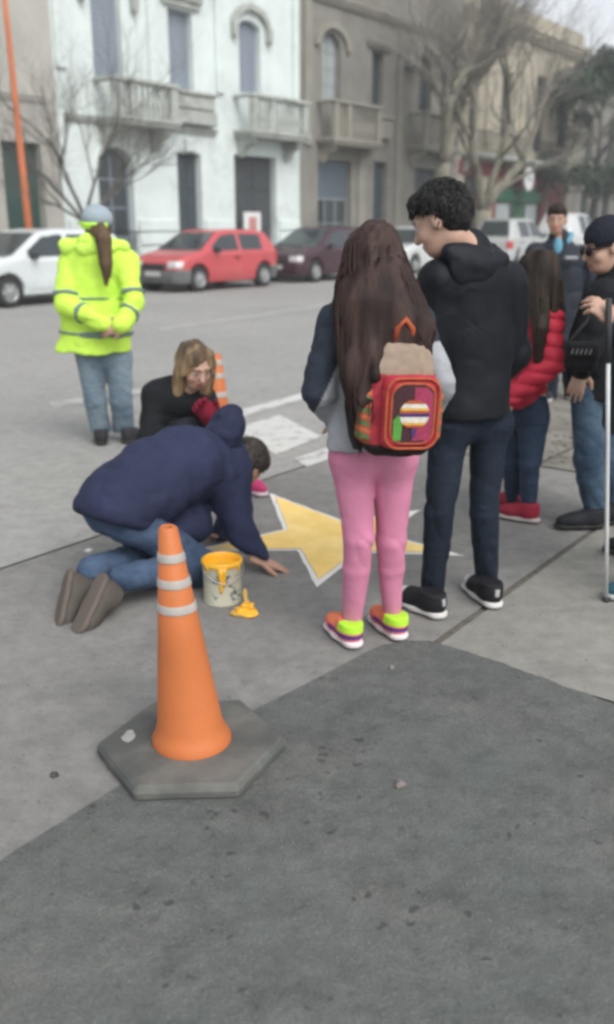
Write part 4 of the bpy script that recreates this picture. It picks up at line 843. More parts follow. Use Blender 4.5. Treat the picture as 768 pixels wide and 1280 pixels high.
def figure(label, hc, hR, hs, skin, neck, chest, pel, arms, legs, hands=(), vox=0.008, group=None, **kw):
    """the body itself: head, neck, trunk and limbs as one skin (clothes go over it)"""
    pr = head_prims(hc, hR, hs); hc = V3(hc)
    pr += [C(hc + hR @ (hs * V3(0, -0.025, -0.07)), neck, 0.05 * hs, 0.056 * hs, 0.03), C(neck, chest, 0.06, 0.085, 0.04), C(chest, pel, 0.085, 0.09, 0.04)]
    for a in arms: pr += [C(chest, a[0], 0.06, 0.035, 0.03)] + chain(a, [0.035, 0.03, 0.024], 0.02)
    for l in legs: pr += [C(pel, l[0], 0.07, 0.05, 0.03)] + chain(l, [0.05, 0.04, 0.03], 0.02)
    for h in hands: pr += h
    o = sdf('person', pr, vox, SKIN, None, None, skin_col(skin, hc, hR, hs, **kw)); return tag(o, label, 'person', group)
def px_line(pts, Y): return [P(x, y, Y) for x, y in pts]

def tufts(parent, hc, hR, s, n, col, ln=0.05, seed=1, keep=None):
    """short locks lying over the scalp"""
    rg = random.Random(seed); b = MB(); hc = V3(hc)
    for i in range(n):
        d = nrm((rg.gauss(0, 1), rg.gauss(0, 1), rg.gauss(0.3, 1)))
        if d[2] < -0.45 or (d[1] > 0.35 and d[2] < 0.42) or (abs(d[0]) > 0.75 and d[1] > -0.15 and d[2] < 0.1): continue
        p = V3(0, -0.016, 0.036) + d * V3(0.082, 0.104, 0.092); t = nrm(V3(rg.gauss(0, 0.35), 0.35 + rg.gauss(0, 0.35), -0.75 + d[2] * 0.3 + rg.gauss(0, 0.3))); t = nrm(t - d * (t @ d) * 0.85 + d * 0.10); L_ = ln * rg.uniform(0.6, 1.25)
        pts = [p - d * 0.006, p + t * L_ * 0.5 + d * 0.006, p + t * L_ - d * 0.002]; b.tube([tuple(hc + hR @ (s * q)) for q in pts], [0.0042 * s, 0.0036 * s, 0.0006], 4, cap=False)
    return b.build('hair_locks', M('hair_lock_' + parent.name, col, 0.5, nscale=90, namt=0.35, bstr=0, spec=0.3), parent, True)
def locks(parent, chains, n, col, seed=1, r=0.0035, out=1.0):
    """long locks hanging along a head of hair; chains are (points, radii)"""
    rg = random.Random(seed); b = MB()
    for i in range(n):
        pts, rad = chains[i % len(chains)]; a = rg.uniform(0, 6.28); e = V3(math.cos(a), math.sin(a), 0.0); e2 = rg.uniform(0.85, 1.08) * out; f0, f1 = rg.uniform(0, 0.35), rg.uniform(0.75, 1.12); q = []; m = len(pts) - 1
        for k in range(7):
            t = (f0 + (f1 - f0) * k / 6) * m; j = min(int(t), m - 1); u = t - j; c_ = V3(pts[j]) * (1 - u) + V3(pts[j + 1]) * u; rr_ = max(rad[j] * (1 - u) + rad[j + 1] * u, 0.004)
            q.append(tuple(c_ + e * rr_ * e2 * V3(1, 0.7, 1) + V3(rg.gauss(0, 0.003), rg.gauss(0, 0.003), 0)))
        b.tube(q, [r, r * 1.2, r * 1.2, r, r, r * 0.8, r * 0.2], 4, cap=False)
    return b.build('hair_locks', M('hair_lock_' + parent.name, col, 0.6, nscale=90, namt=0.4, bstr=0, spec=0.18), parent, True)

# ---- girl in pink trousers with a backpack
FW = nrm((-0.22, 0.97, 0)); hR = frame((-0.4, 0.84, -0.36)); hc = P(467, 328, 3.17); Yg = 3.18
aL = [P(420, 402, 3.15), P(400, 490, 3.12), P(424, 533, 3.32)]; aR = [P(522, 400, 3.22), P(548, 482, 3.18), P(524, 532, 3.38)]
lL = [P(441, 577, 3.19), P(449, 672, 3.15), P(441, 776, 3.2)]; lR = [P(492, 577, 3.21), P(489, 675, 3.2), P(490, 770, 3.27)]
nk, chs, pel = P(470, 380, 3.19), P(470, 430, 3.18), P(465, 548, 3.19)
g = figure('girl with very long brown hair in pink trousers and grey and navy jacket', hc, hR, 0.97, SKIN_B, nk, chs, pel, [aL, aR], [lL, lR], [hand_prims(aL[2], FW + V3(0.3, 0, -0.3), (0, 0, -1), 1, 0.9), hand_prims(aR[2], FW + V3(-0.3, 0, -0.3), (0, 0, -1), -1, 0.9)], 0.007)
NAVY, LGREY = (0.028, 0.036, 0.052), (0.33, 0.345, 0.37)
jk = [C(P(470, 408, Yg), P(469, 455, Yg), 0.150, 0.140, 0.04, (FW, 1.5)), C(P(469, 455, Yg), P(466, 548, Yg), 0.140, 0.158, 0.04, (FW, 1.35)), C(aL[0], aR[0], 0.058, None, 0.05), C(P(466, 540, Yg), P(466, 556, Yg), 0.158, 0.155, 0.02, (FW, 1.35))]
jk += chain(aL, [0.066, 0.062, 0.05], 0.03) + chain(aR, [0.066, 0.062, 0.05], 0.03) + [C(nk - V3(0, 0, 0.02), nk + V3(0, 0, 0.03), 0.07, 0.065, 0.03), PL(P(466, 557, Yg), (0, 0, -1))]
pa, pb = P(437, 425, 3.1), P(384, 535, 3.1); zr = P(540, 428, 3.15)[2]; xm = P(480, 430, 3.1)[0]
def girl_col(p):
    x, z = p[:, 0], p[:, 2]; zl = pb[2] + (x - pb[0]) * (pa[2] - pb[2]) / (pa[0] - pb[0]); up = np.where(x < xm, (z - zl) > 0.0, z > zr); o = np.where(up[:, None], V3(NAVY)[None, :], V3(LGREY)[None, :]); return o * (1 + 0.2 * vnoise(p * 12))[:, None]
jo = sdf('jacket', jk, 0.006, CLOTH, g, folds(0.008, (10, 10, 13), 0.004, (30, 30, 40)), girl_col)
trousers(g, pel, lL, lR, var_col((0.60, 0.225, 0.345), 0.07, 9), (0.078, 0.056, 0.050, 0.037), FW, 0.006, m=KNIT, seat=0.03, amp=0.6)
def neon(q):
    o = np.repeat(V3(0.75, 0.16, 0.14)[None, :], len(q), 0); y, z, x = q[:, 1], q[:, 2], q[:, 0]
    o[(y < 0.075) & (z > 0.055)] = (0.42, 0.75, 0.05); o[(z < 0.052) & (z > 0.036) & (y < 0.16)] = (0.10, 0.05, 0.22); o[(z < 0.036) & (y < 0.06)] = (0.75, 0.22, 0.28); o[(y > 0.1) & (z > 0.06)] = (0.78, 0.22, 0.10); return o
shoe(g, G(447, 814), (-0.42, 0.9, 0), 0.24, colf=neon, sole=(0.68, 0.62, 0.62), wd=1.0, high=0.09); shoe(g, G(504, 804), (-0.42, 0.9, 0), 0.24, colf=neon, sole=(0.68, 0.62, 0.62), wd=1.0, high=0.09)
HB_ = (0.042, 0.025, 0.021)
hp = [E(hc + hR @ V3(0, -0.012, 0.032), (0.088, 0.108, 0.098), hR, 0.02), C(P(466, 330, 3.12), P(466, 385, 3.06), 0.10, 0.105, 0.05, (FW, 1.25)), C(P(448, 370, 3.07), P(446, 470, 2.99), 0.062, 0.045, 0.05, (FW, 1.5)), C(P(462, 400, 3.03), P(458, 500, 2.93), 0.06, 0.035, 0.05, (FW, 1.6)), C(P(446, 460, 2.99), P(450, 540, 2.98), 0.042, 0.016, 0.04, (FW, 1.4)),
      C(P(488, 360, 3.08), P(516, 412, 3.03), 0.085, 0.07, 0.05, (FW, 1.4)), C(P(516, 410, 3.03), P(527, 455, 3.0), 0.066, 0.03, 0.03, (FW, 1.4)), C(P(500, 400, 3.03), P(500, 432, 3.0), 0.05, 0.03, 0.03, (FW, 1.4)), C(P(470, 400, 3.02), P(470, 470, 2.92), 0.05, 0.02, 0.03, (FW, 1.4)), C(P(434, 380, 3.09), P(428, 430, 3.07), 0.045, 0.03, 0.04, (FW, 1.3)),
      E(hc + hR @ V3(0, 0.12, -0.03), (0.062, 0.07, 0.1), hR, 0.02, '-')]
def strands(a=0.007, f=55, sd=0): return lambda p: a * 2 * vnoise(p * V3(f, f, 2.6) + sd) + 0.009 * vnoise(p * V3(17, 17, 3) + sd)
def hair_col(c, c2, sd=0): return lambda p: V3(c)[None, :] + (V3(c2) - V3(c))[None, :] * np.clip(0.5 + 1.5 * vnoise(p * V3(34, 34, 3) + sd) + 0.4 * vnoise(p * V3(5, 5, 4)), 0, 1)[:, None]
sdf('hair', hp, 0.005, HAIRM, g, strands(), hair_col((0.020, 0.012, 0.011), (0.058, 0.036, 0.031)))
locks(g.children[-1], [([P(466, 300, 3.1), P(450, 370, 3.06), P(446, 470, 2.99), P(449, 545, 2.98)], [0.07, 0.075, 0.05, 0.012]), ([P(468, 300, 3.1), P(462, 400, 3.03), P(458, 505, 2.93)], [0.09, 0.066, 0.034]), ([P(480, 310, 3.1), P(492, 365, 3.07), P(516, 412, 3.03), P(529, 462, 3.0)], [0.06, 0.085, 0.07, 0.02]), ([P(460, 310, 3.1), P(436, 380, 3.08), P(428, 440, 3.07)], [0.08, 0.05, 0.02])], 420, (0.038, 0.023, 0.020), 3)
# her backpack
bR = frame(FW, (0.03, 0.06, 1)); bc = P(498, 501, 2.99); bp_root = empty('backpack', tuple(bc - V3(0, 0, 0.19))); tag(bp_root, 'red patterned backpack with striped round emblem on the long-haired girl', 'backpack')
def bl(o): o.location = tuple(-V3(bp_root.location)); return o
BT = lambda x, y, z: bc + bR @ V3(x, y, z)
def bag_col(p):
    q = (p - bc) @ bR; z, x = q[:, 2], q[:, 0]; o = np.repeat(V3(0.27, 0.21, 0.16)[None, :], len(p), 0); o[z < 0.095] = (0.36, 0.04, 0.055); o[z < -0.135] = (0.028, 0.02, 0.02)
    sd_ = (np.abs(x) > 0.108) & (z < 0.06) & (z > -0.135); st_ = np.sin(z * 150 + 1.5 * np.sin(x * 60)); o[sd_ & (st_ > 0.3)] = (0.10, 0.17, 0.06); o[sd_ & (st_ < -0.4)] = (0.45, 0.14, 0.05); return o * (1 + 0.25 * vnoise(p * 60))[:, None]
bl(sdf('main_bag', [B(BT(0, 0, -0.02), (0.118, 0.068, 0.165), bR, 0.055, 0.02), B(BT(0.005, 0.01, 0.12), (0.088, 0.055, 0.075), bR, 0.045, 0.05), B(BT(-0.118, -0.005, -0.045), (0.022, 0.05, 0.085), bR, 0.02, 0.015), B(BT(0.118, -0.005, -0.045), (0.022, 0.05, 0.085), bR, 0.02, 0.015)], 0.005, CLOTH, bp_root, folds(0.005, (16, 16, 16), 0.002), bag_col))
pk = BT(0.012, -0.080, -0.022)
pocket = bl(sdf('front_pocket', [B(pk, (0.093, 0.034, 0.118), bR, 0.032, 0.01)], 0.005, CLOTH, bp_root, None, var_col((0.44, 0.035, 0.055), 0.2, 30)))
def rrect(hw_, hh, r, n=6): return [(cx + r * math.cos(a), cz + r * math.sin(a)) for cx, cz, a0 in ((hw_ - r, hh - r, 0), (-hw_ + r, hh - r, 90), (-hw_ + r, -hh + r, 180), (hw_ - r, -hh + r, 270)) for a in [R_(a0 + 90 * i / n) for i in range(n + 1)]]
def on_pocket(x, z, d=0.0): return tuple(pk + bR @ V3(x, -0.034 - d, z) - V3(bp_root.location))
def pocket_bit(name, poly, d, m):
    b = MB(); n = len(poly); b.v = [on_pocket(x, z, d) for x, z in poly] + [on_pocket(x, z, -0.004) for x, z in poly]; b.f = [list(range(n)), list(range(n, 2 * n))[::-1]] + [[i, (i + 1) % n, n + (i + 1) % n, n + i] for i in range(n)]
    o = b.build(name, m, pocket); o.matrix_parent_inverse = Matrix.Translation(V3(bp_root.location)); return o
fab = lambda n_, c: M(n_, c, 0.85, nscale=60, namt=0.25, bscale=300, bstr=0.2)
ORG = fab('orange_piping', (0.38, 0.085, 0.035)); MAG = fab('magenta_cloth', (0.30, 0.035, 0.085)); MAR = fab('maroon_cloth', (0.05, 0.018, 0.022)); GRN = fab('green_cloth', (0.09, 0.30, 0.05)); WHT = fab('white_cloth', (0.6, 0.57, 0.5)); PUR = fab('purple_cloth', (0.06, 0.03, 0.12)); YEL = fab('yellow_cloth', (0.6, 0.36, 0.06))
for hw_, hh, r in ((0.088, 0.112, 0.045), (0.072, 0.096, 0.045)):
    b = MB(); lp = rrect(hw_, hh, r); lp = lp + lp[:1]; b.tube([on_pocket(x, z, 0.0) for x, z in lp], 0.0048, 6, cap=False); o = b.build('piping', ORG, pocket, True); o.matrix_parent_inverse = Matrix.Translation(V3(bp_root.location))
pocket_bit('cloth_panel', rrect(0.068, 0.092, 0.03), 0.003, MAR); pocket_bit('cloth_panel', [(0.002, -0.085), (0.06, -0.085), (0.066, -0.05), (0.066, 0.06), (0.045, 0.085), (0.002, 0.085)], 0.005, MAG); pocket_bit('cloth_panel', [(-0.062, -0.085), (-0.036, -0.085), (-0.034, -0.02), (-0.045, 0.0), (-0.064, -0.02)], 0.005, GRN)
for i, (z0, z1, m) in enumerate(((0.034, 0.044, ORG), (0.020, 0.0335, WHT), (0.012, 0.0195, YEL), (0.004, 0.0115, ORG), (-0.008, 0.0035, PUR), (-0.026, -0.0085, WHT), (-0.034, -0.0265, YEL), (-0.042, -0.0345, ORG))):
    e_ = lambda z: 0.05 * math.sqrt(max(0.02, 1 - (z / 0.048) ** 2)); pocket_bit('emblem_stripe', [(-e_(z0) + 0.004, z0), (e_(z0) + 0.004, z0), (e_(z1) + 0.004, z1), (-e_(z1) + 0.004, z1)], 0.008, m)
pocket_bit('emblem_tail', [(0.0, -0.075), (0.012, -0.075), (0.014, -0.046), (-0.004, -0.046)], 0.007, PUR)
def strap(name, pts, wd_, m):
    b = MB(); n = len(pts); side = bR[:, 0]
    for i, p in enumerate(pts):
        for e, f_ in ((-1, 0), (1, 0), (1, 1), (-1, 1)): b.v.append(tuple(V3(p) + side * e * wd_ + bR[:, 1] * 0.006 * f_ - V3(bp_root.location)))
    for i in range(n - 1):
        for k in range(4): b.f.append([i * 4 + k, i * 4 + (k + 1) % 4, i * 4 + 4 + (k + 1) % 4, i * 4 + 4 + k])
    b.f += [[3, 2, 1, 0], [n * 4 - 4, n * 4 - 3, n * 4 - 2, n * 4 - 1]]; return b.build(name, m, bp_root)
BLKS = fab('black_webbing', (0.02, 0.018, 0.018))
strap('shoulder_strap', [P(450, 425, 3.05), P(438, 398, 3.06), P(437, 385, 3.12), P(437, 390, 3.22)], 0.022, BLKS); strap('shoulder_strap', [P(518, 425, 3.06), P(524, 398, 3.08), P(524, 385, 3.16), P(524, 392, 3.26)], 0.022, BLKS)
strap('loose_strap', [P(437, 470, 3.02), P(436, 510, 3.0), P(441, 545, 2.99), P(447, 562, 2.98)], 0.013, BLKS)
b = MB(); b.tube([BT(-0.025, 0.0, 0.185) - V3(bp_root.location), BT(-0.025, -0.02, 0.235) - V3(bp_root.location), BT(0.0, -0.02, 0.265) - V3(bp_root.location), BT(0.025, -0.02, 0.235) - V3(bp_root.location), BT(0.03, 0.0, 0.185) - V3(bp_root.location)], 0.01, 7); b.build('grab_handle', ORG, bp_root, True)

# ---- boy in a dark hooded jacket
FW = nrm((-0.42, 0.9, 0)); hc = P(551, 275, 3.52); hR = frame((-0.80, 0.42, -0.42)); Yb = 3.56
aL = [P(546, 350, 3.5), P(540, 435, 3.5), P(545, 480, 3.74)]; aR = [P(634, 352, 3.64), P(643, 440, 3.66), P(606, 485, 3.86)]
lL = [P(562, 535, 3.55), P(550, 640, 3.52), P(539, 742, 3.56)]; lR = [P(612, 535, 3.62), P(605, 640, 3.6), P(609, 738, 3.68)]
nk, chs, pel = P(588, 318, 3.57), P(590, 390, 3.58), P(588, 505, 3.58)
g = figure('black-haired boy in dark hooded jacket and dark jeans looking down at the star', hc, hR, 1.02, SKIN_B, nk, chs, pel, [aL, aR], [lL, lR], [hand_prims(aL[2], FW + V3(0.3, 0, -0.2), (0, 0, -1), 1), hand_prims(aR[2], FW + V3(-0.4, 0, -0.2), (0, 0, -1), -1)], 0.007)
DK = (0.008, 0.0095, 0.0135)
jk = [C(P(589, 362, Yb), P(590, 430, Yb), 0.172, 0.165, 0.05, (FW, 1.4)), C(P(590, 430, Yb), P(587, 508, Yb), 0.165, 0.17, 0.04, (FW, 1.35)), C(aL[0], aR[0], 0.07, None, 0.06), C(nk - V3(0, 0, 0.05), nk + V3(-0.005, 0, 0.02), 0.095, 0.078, 0.04), PL(P(588, 517, Yb), (0, 0.05, -1))]
jk += chain(aL, [0.075, 0.068, 0.05], 0.035) + chain(aR, [0.075, 0.068, 0.05], 0.035)
jo = sdf('jacket', jk, 0.007, NYLON, g, folds(0.011, (7, 7, 5), 0.004, (22, 22, 15), 2.0), var_col(DK, 0.15))
sdf('hood', [E(P(592, 322, 3.49), (0.14, 0.05, 0.05), frame(FW, (0, 0.5, 1)), 0.03), E(P(594, 342, 3.465), (0.115, 0.038, 0.06), frame(FW, (0, 0.25, 1)), 0.05), C(P(556, 322, 3.5), P(564, 314, 3.62), 0.03, 0.026, 0.04), C(P(626, 324, 3.56), P(614, 312, 3.66), 0.03, 0.026, 0.04), E(nk + V3(0, -0.01, 0.05), (0.066, 0.066, 0.06), None, 0.02, '-')], 0.006, NYLON, jo, folds(0.008, (12, 12, 14), 0.003, (30, 30, 30), 4.0), var_col((0.0105, 0.012, 0.017), 0.15))
trousers(g, pel, lL, lR, jean_col((0.008, 0.0115, 0.020), (0.017, 0.026, 0.041), 1.0), (0.080, 0.062, 0.056, 0.050), FW, 0.007, ank_cut=0.045, sd=1.0, seat=0.04)
def black_white(q): o = np.repeat(V3(0.014, 0.014, 0.017)[None, :], len(q), 0); o[(q[:, 1] < 0.035) & (q[:, 2] < 0.085) & (q[:, 2] > 0.05) & (np.abs(q[:, 0]) < 0.010)] = (0.35, 0.35, 0.35); o[(q[:, 1] > 0.2)] = (0.55, 0.55, 0.54); return o
shoe(g, G(556, 776), (-0.66, 0.75, 0), 0.28, colf=black_white, sole=(0.6, 0.6, 0.58), wd=1.1); shoe(g, G(622, 764), (-0.3, 0.95, 0), 0.28, colf=black_white, sole=(0.6, 0.6, 0.58), wd=1.1)
def short_hair(parent, hc, hR, s, col, back=0.0, nz=0.012, vox=0.006, fr=28, side=0.0):
    T = lambda x, y, z: V3(hc) + hR @ (s * V3(x, y, z))
    pr = [E(T(0, -0.016, 0.038), s * V3(0.083, 0.106, 0.092), hR, 0.02), E(T(0, -0.055, -0.01), s * V3(0.072, 0.066, 0.07), hR, 0.03), E(T(0.0, 0.05, 0.085), s * V3(0.06, 0.055, 0.04), hR, 0.03),
          B(T(0, 0.115, -0.06), s * V3(0.12, 0.08, 0.105), hR, 0.03, 0.015, '-'), E(T(0.08, -0.002, -0.012), s * V3(0.03, 0.03, 0.036), hR, 0.01, '-'), E(T(-0.08, -0.002, -0.012), s * V3(0.03, 0.03, 0.036), hR, 0.01, '-')]
    return sdf('hair', pr, vox, HAIRM, parent, lambda p: nz * 2 * vnoise(p * fr) + nz * 0.8 * vnoise(p * fr * 2.7), hair_col(col, V3(col) * 1.9))
short_hair(g, hc, hR, 1.0, (0.010, 0.009, 0.009), nz=0.008, fr=34); tufts(g.children[-1], hc, hR, 1.02, 3600, (0.012, 0.0105, 0.010), 0.045, 4)

# ---- steward in the yellow coat, seen from behind
FW = nrm((-0.05, 1, 0)); hc = P(121, 284, 6.5); hR = frame((-0.55, 0.83, 0.05)); Yv = 6.55
aL = [P(88, 330, 6.55), P(84, 380, 6.42), P(128, 404, 6.27)]; aR = [P(157, 330, 6.55), P(167, 378, 6.42), P(152, 406, 6.27)]
lL = [P(114, 450, 6.55), P(119, 500, 6.52), P(126, 541, 6.58)]; lR = [P(147, 450, 6.57), P(152, 500, 6.55), P(155, 539, 6.62)]
nk, chs, pel = P(122, 308, 6.52), P(122, 350, 6.55), P(122, 435, 6.55)
g = figure('steward in bright yellow high-visibility coat with hands clasped behind the back', hc, hR, 0.98, SKIN_A, nk, chs, pel, [aL, aR], [lL, lR], [hand_prims(aL[2], (0.9, -0.05, -0.35), (0, 1, -0.3), 1, 1.05, 0.5), hand_prims(aR[2], (-0.85, -0.1, -0.3), (0, 1, -0.2), 1, 1.05, 0.5)], 0.009)
HV = (0.56, 0.84, 0.10)
body_ = [C(P(122, 335, Yv), P(121, 400, Yv), 0.225, 0.245, 0.06, (FW, 1.45)), C(P(121, 400, Yv), P(117, 442, Yv), 0.245, 0.27, 0.06, (FW, 1.45)), C(aL[0], aR[0], 0.09, None, 0.07), C(nk - V3(0, 0, 0.05), nk + V3(0, 0, 0.02), 0.14, 0.1, 0.06), PL(P(118, 443, 6.4), (0, 0, -1))]
slL, slR = chain(aL, [0.10, 0.086, 0.06], 0.015), chain(aR, [0.10, 0.086, 0.06], 0.015)
dsp = folds(0.014, (6, 6, 9), 0.006, (16, 16, 22), 5.0)
jo = sdf('coat', body_[:4] + slL + slR + body_[4:], 0.009, HIVIS, g, dsp, var_col(HV, 0.06))
col_ = [C(P(84, 312, 6.5), P(116, 302, 6.44), 0.05, 0.06, 0.05), C(P(116, 302, 6.44), P(154, 308, 6.5), 0.06, 0.05, 0.05), C(P(80, 306, 6.5), P(104, 300, 6.6), 0.035, 0.03, 0.04), E(P(120, 312, 6.42), (0.13, 0.05, 0.05), None, 0.05)]
sdf('collar', col_, 0.009, HIVIS, jo, folds(0.01, (10, 10, 12), 0.004), var_col((0.58, 0.86, 0.12), 0.06))
def band(pr, p, n, h, nm='reflective_band'): return sdf(nm, pr + [OFF(0.014)] + SLAB(p, n, h), 0.008, TAPE, jo, dsp)
tb = body_[:4] + body_[4:]
band(tb, P(120, 374, 6.4), (0, 0, 1), 0.02); band(tb, P(118, 418, 6.4), (0.03, 0, 1), 0.024)
for ch_, q in ((slL, aL), (slR, aR)):
    for i, t in ((0, 0.8), (1, 0.45)): a_, b_ = q[i], q[i + 1]; band([ch_[i]], a_ + (b_ - a_) * t, b_ - a_, 0.02)
for sx in (96, 142):
    d_ = P(sx, 345, 6.3); b_ = sdf('shoulder_patch', body_[:4] + slL + slR + [OFF(0.008), B(d_, (0.045, 0.25, 0.075), None, 0.005, 0.004, '&')], 0.009, M('pale_reflective_patch', (0.55, 0.66, 0.42), 0.5, nscale=10, namt=0.1), jo, dsp) if False else None
trousers(g, pel, lL, lR, jean_col((0.10, 0.145, 0.19), (0.21, 0.27, 0.31), 3.0), (0.105, 0.083, 0.078, 0.08), FW, 0.01, ank_cut=0.062, sd=3.0)
shoe(g, G(128, 558), (-0.25, 0.95, 0), 0.27, sole=(0.03, 0.03, 0.03), vox=0.009, wd=1.15); shoe(g, G(157, 556), (0.2, 0.95, 0), 0.27, sole=(0.03, 0.03, 0.03), vox=0.009, wd=1.15)
hat = sdf('cap', [E(hc + hR @ V3(0, -0.01, 0.06), (0.102, 0.116, 0.088), hR, 0.02), PL(hc + hR @ V3(0, 0, 0.0), -hR[:, 2])], 0.007, CLOTH, g, None, var_col((0.30, 0.36, 0.40), 0.1))
sdf('cap_band', [E(hc + hR @ V3(0, -0.01, 0.02), (0.108, 0.122, 0.075), hR, 0.02), PL(hc + hR @ V3(0, 0, 0.035), hR[:, 2]), PL(hc + hR @ V3(0, 0, -0.01), -hR[:, 2]), PL(hc + hR @ V3(0.03, 0, 0), hR[:, 0])], 0.007, HIVIS, hat, None, var_col((0.5, 0.85, 0.08), 0.05))
sdf('cap_peak', [C(hc + hR @ V3(-0.05, 0.1, 0.02), hc + hR @ V3(0.05, 0.1, 0.02), 0.05, None, 0.02, (hR[:, 2], 4.5))], 0.007, HIVIS, hat, None, var_col((0.4, 0.6, 0.1), 0.05))
sdf('hair', [E(hc + hR @ V3(0, -0.03, -0.02), (0.085, 0.09, 0.08), hR, 0.03)] + chain([P(124, 286, 6.4), P(130, 300, 6.33), P(132, 330, 6.30), P(134, 356, 6.31)], [0.045, 0.05, 0.042, 0.012], 0.04) + [E(hc + hR @ V3(0, 0.11, -0.03), (0.07, 0.08, 0.12), hR, 0.02, '-')], 0.008, HAIRM, g, strands(0.008, 40), hair_col((0.05, 0.032, 0.02), (0.13, 0.085, 0.05)))

# ---- man kneeling to paint
FW = nrm((0.68, 0.73, 0)); RT = V3(0.73, -0.68, 0)
hipR, hipL = V3(-0.735, 3.70, 0.33), V3(-0.86, 3.80, 0.35); knR, knL = V3(-0.46, 3.80, 0.075), V3(-0.66, 4.0, 0.075); anR, anL = V3(-0.745, 3.53, 0.135), V3(-0.90, 3.60, 0.135)
hc = P(306, 582, 4.18); hR = frame((0.22, 0.62, -0.76), (0.75, 0.5, 0.6)); nk = P(282, 568, 4.12); chs = P(262, 585, 4.05); pel = V3(-0.76, 3.76, 0.44)
aR = [P(284, 600, 4.02), P(304, 665, 3.95), P(322, 713, 3.93)]; aL = [P(270, 580, 4.25), P(290, 640, 4.36), P(272, 676, 4.30)]
aR[2][2] = 0.055; aL[2][2] = 0.05
g = figure('man kneeling on the pavement in navy hooded jacket and blue jeans painting the star', hc, hR, 1.0, SKIN_A, nk, chs, pel, [aR, aL], [[hipR, knR, anR], [hipL, knL, anL]], [hand_prims(aR[2], (0.92, 0.25, -0.36), (0.0, 0, -1), -1, 1.08, 0.2), hand_prims(aL[2], (0.3, 0.9, -0.3), (0, 0, -1), 1, 1.05, 0.5)], 0.006)
NV2 = (0.026, 0.032, 0.070)
tp = [V3(-0.79, 3.73, 0.385), V3(-0.67, 3.86, 0.455), V3(-0.53, 4.0, 0.49), V3(-0.40, 4.1, 0.47)]
jk = [C(tp[0] - FW * 0.03, tp[1], 0.165, 0.178, 0.06, (RT, 0.84)), C(tp[1], tp[2], 0.178, 0.172, 0.02, (RT, 0.86)), C(tp[2], tp[3], 0.172, 0.13, 0.02, (RT, 0.8)), C(aR[0], aL[0], 0.095, None, 0.06), C(nk, nk + V3(0.04, 0.03, 0.0), 0.09, 0.075, 0.04)]
jk += chain(aR, [0.10, 0.078, 0.055], 0.05) + chain(aL, [0.09, 0.07, 0.05], 0.05) + [E(P(225, 655, 3.92), (0.15, 0.14, 0.12), None, 0.06), PL(V3(-0.88, 3.66, 0.335), -nrm(FW * 0.42 + V3(0, 0, 1)), 0.03)]
def knee_folds(p): return 0.009 * ridge((p @ np.stack([FW, RT, V3(0, 0, 1)], 1)) * V3(9, 4, 6) + 2.2) + 0.006 * ridge(p * V3(7, 7, 9) + 4.4) + 0.005 * 2 * vnoise(p * V3(8, 8, 8) + 1.7) + 0.007 * 2 * vnoise((p @ np.stack([FW, RT, V3(0, 0, 1)], 1)) * V3(24, 6, 9)) + 0.003 * vnoise(p * 34)
jo = sdf('jacket', jk, 0.007, CLOTH, g, knee_folds, var_col(NV2, 0.14))
sdf('hood', [E(P(276, 545, 4.1), (0.12, 0.10, 0.085), frame(nrm((0.5, 0.3, 0.5)), (0, 0, 1)), 0.04), E(P(287, 525, 4.14), (0.075, 0.09, 0.075), None, 0.05), C(P(256, 565, 4.0), P(296, 570, 4.08), 0.05, 0.045, 0.04), E(hc + V3(0.02, 0.02, 0.0), (0.09, 0.09, 0.09), None, 0.02, '-')], 0.006, CLOTH, jo, folds(0.012, (12, 12, 12), 0.005, (30, 30, 30), 6.0), var_col((0.022, 0.027, 0.058), 0.14))
short_hair(g, hc, hR, 1.0, (0.045, 0.038, 0.032), nz=0.006); tufts(g.children[-1], hc, hR, 1.0, 2200, (0.05, 0.042, 0.035), 0.026, 6)
pr = []
for hp_, kn_, an_ in ((hipR, knR, anR), (hipL, knL, anL)): pr += chain([hp_, kn_], [0.092, 0.074], 0.05) + chain([kn_, kn_ + (an_ - kn_) * 0.4, an_], [0.078, 0.072, 0.062], 0.04)
pr += [C(hipR, hipL, 0.10, None, 0.06), E(pel + V3(0.0, 0.0, -0.05), (0.13, 0.13, 0.12), None, 0.06), PL((0, 0, 0.005), (0, 0, -1))]
sdf('jeans', pr, 0.007, DENIM, g, lambda p: 0.008 * 2 * vnoise(p * V3(12, 12, 16) + 8) + 0.005 * 2 * vnoise(p * V3(34, 34, 34)), jean_col((0.036, 0.058, 0.105), (0.075, 0.115, 0.185), 7.0))
for toe, heel in ((V3(*G(100, 786), 0.0) + V3(0, 0, 0.035), P(128, 716, 3.46)), (V3(*G(74, 774), 0.0) + V3(0, 0, 0.035), P(84, 712, 3.56))):
    d = toe - heel; d = nrm(d); upv = nrm(V3(0.62, 0.75, 0.1))
    shoe(g, heel - d * 0.0, d, 0.27, up=upv, upper=(0.085, 0.075, 0.065), sole=(0.12, 0.10, 0.085), vox=0.006, wd=1.15, high=0.11)

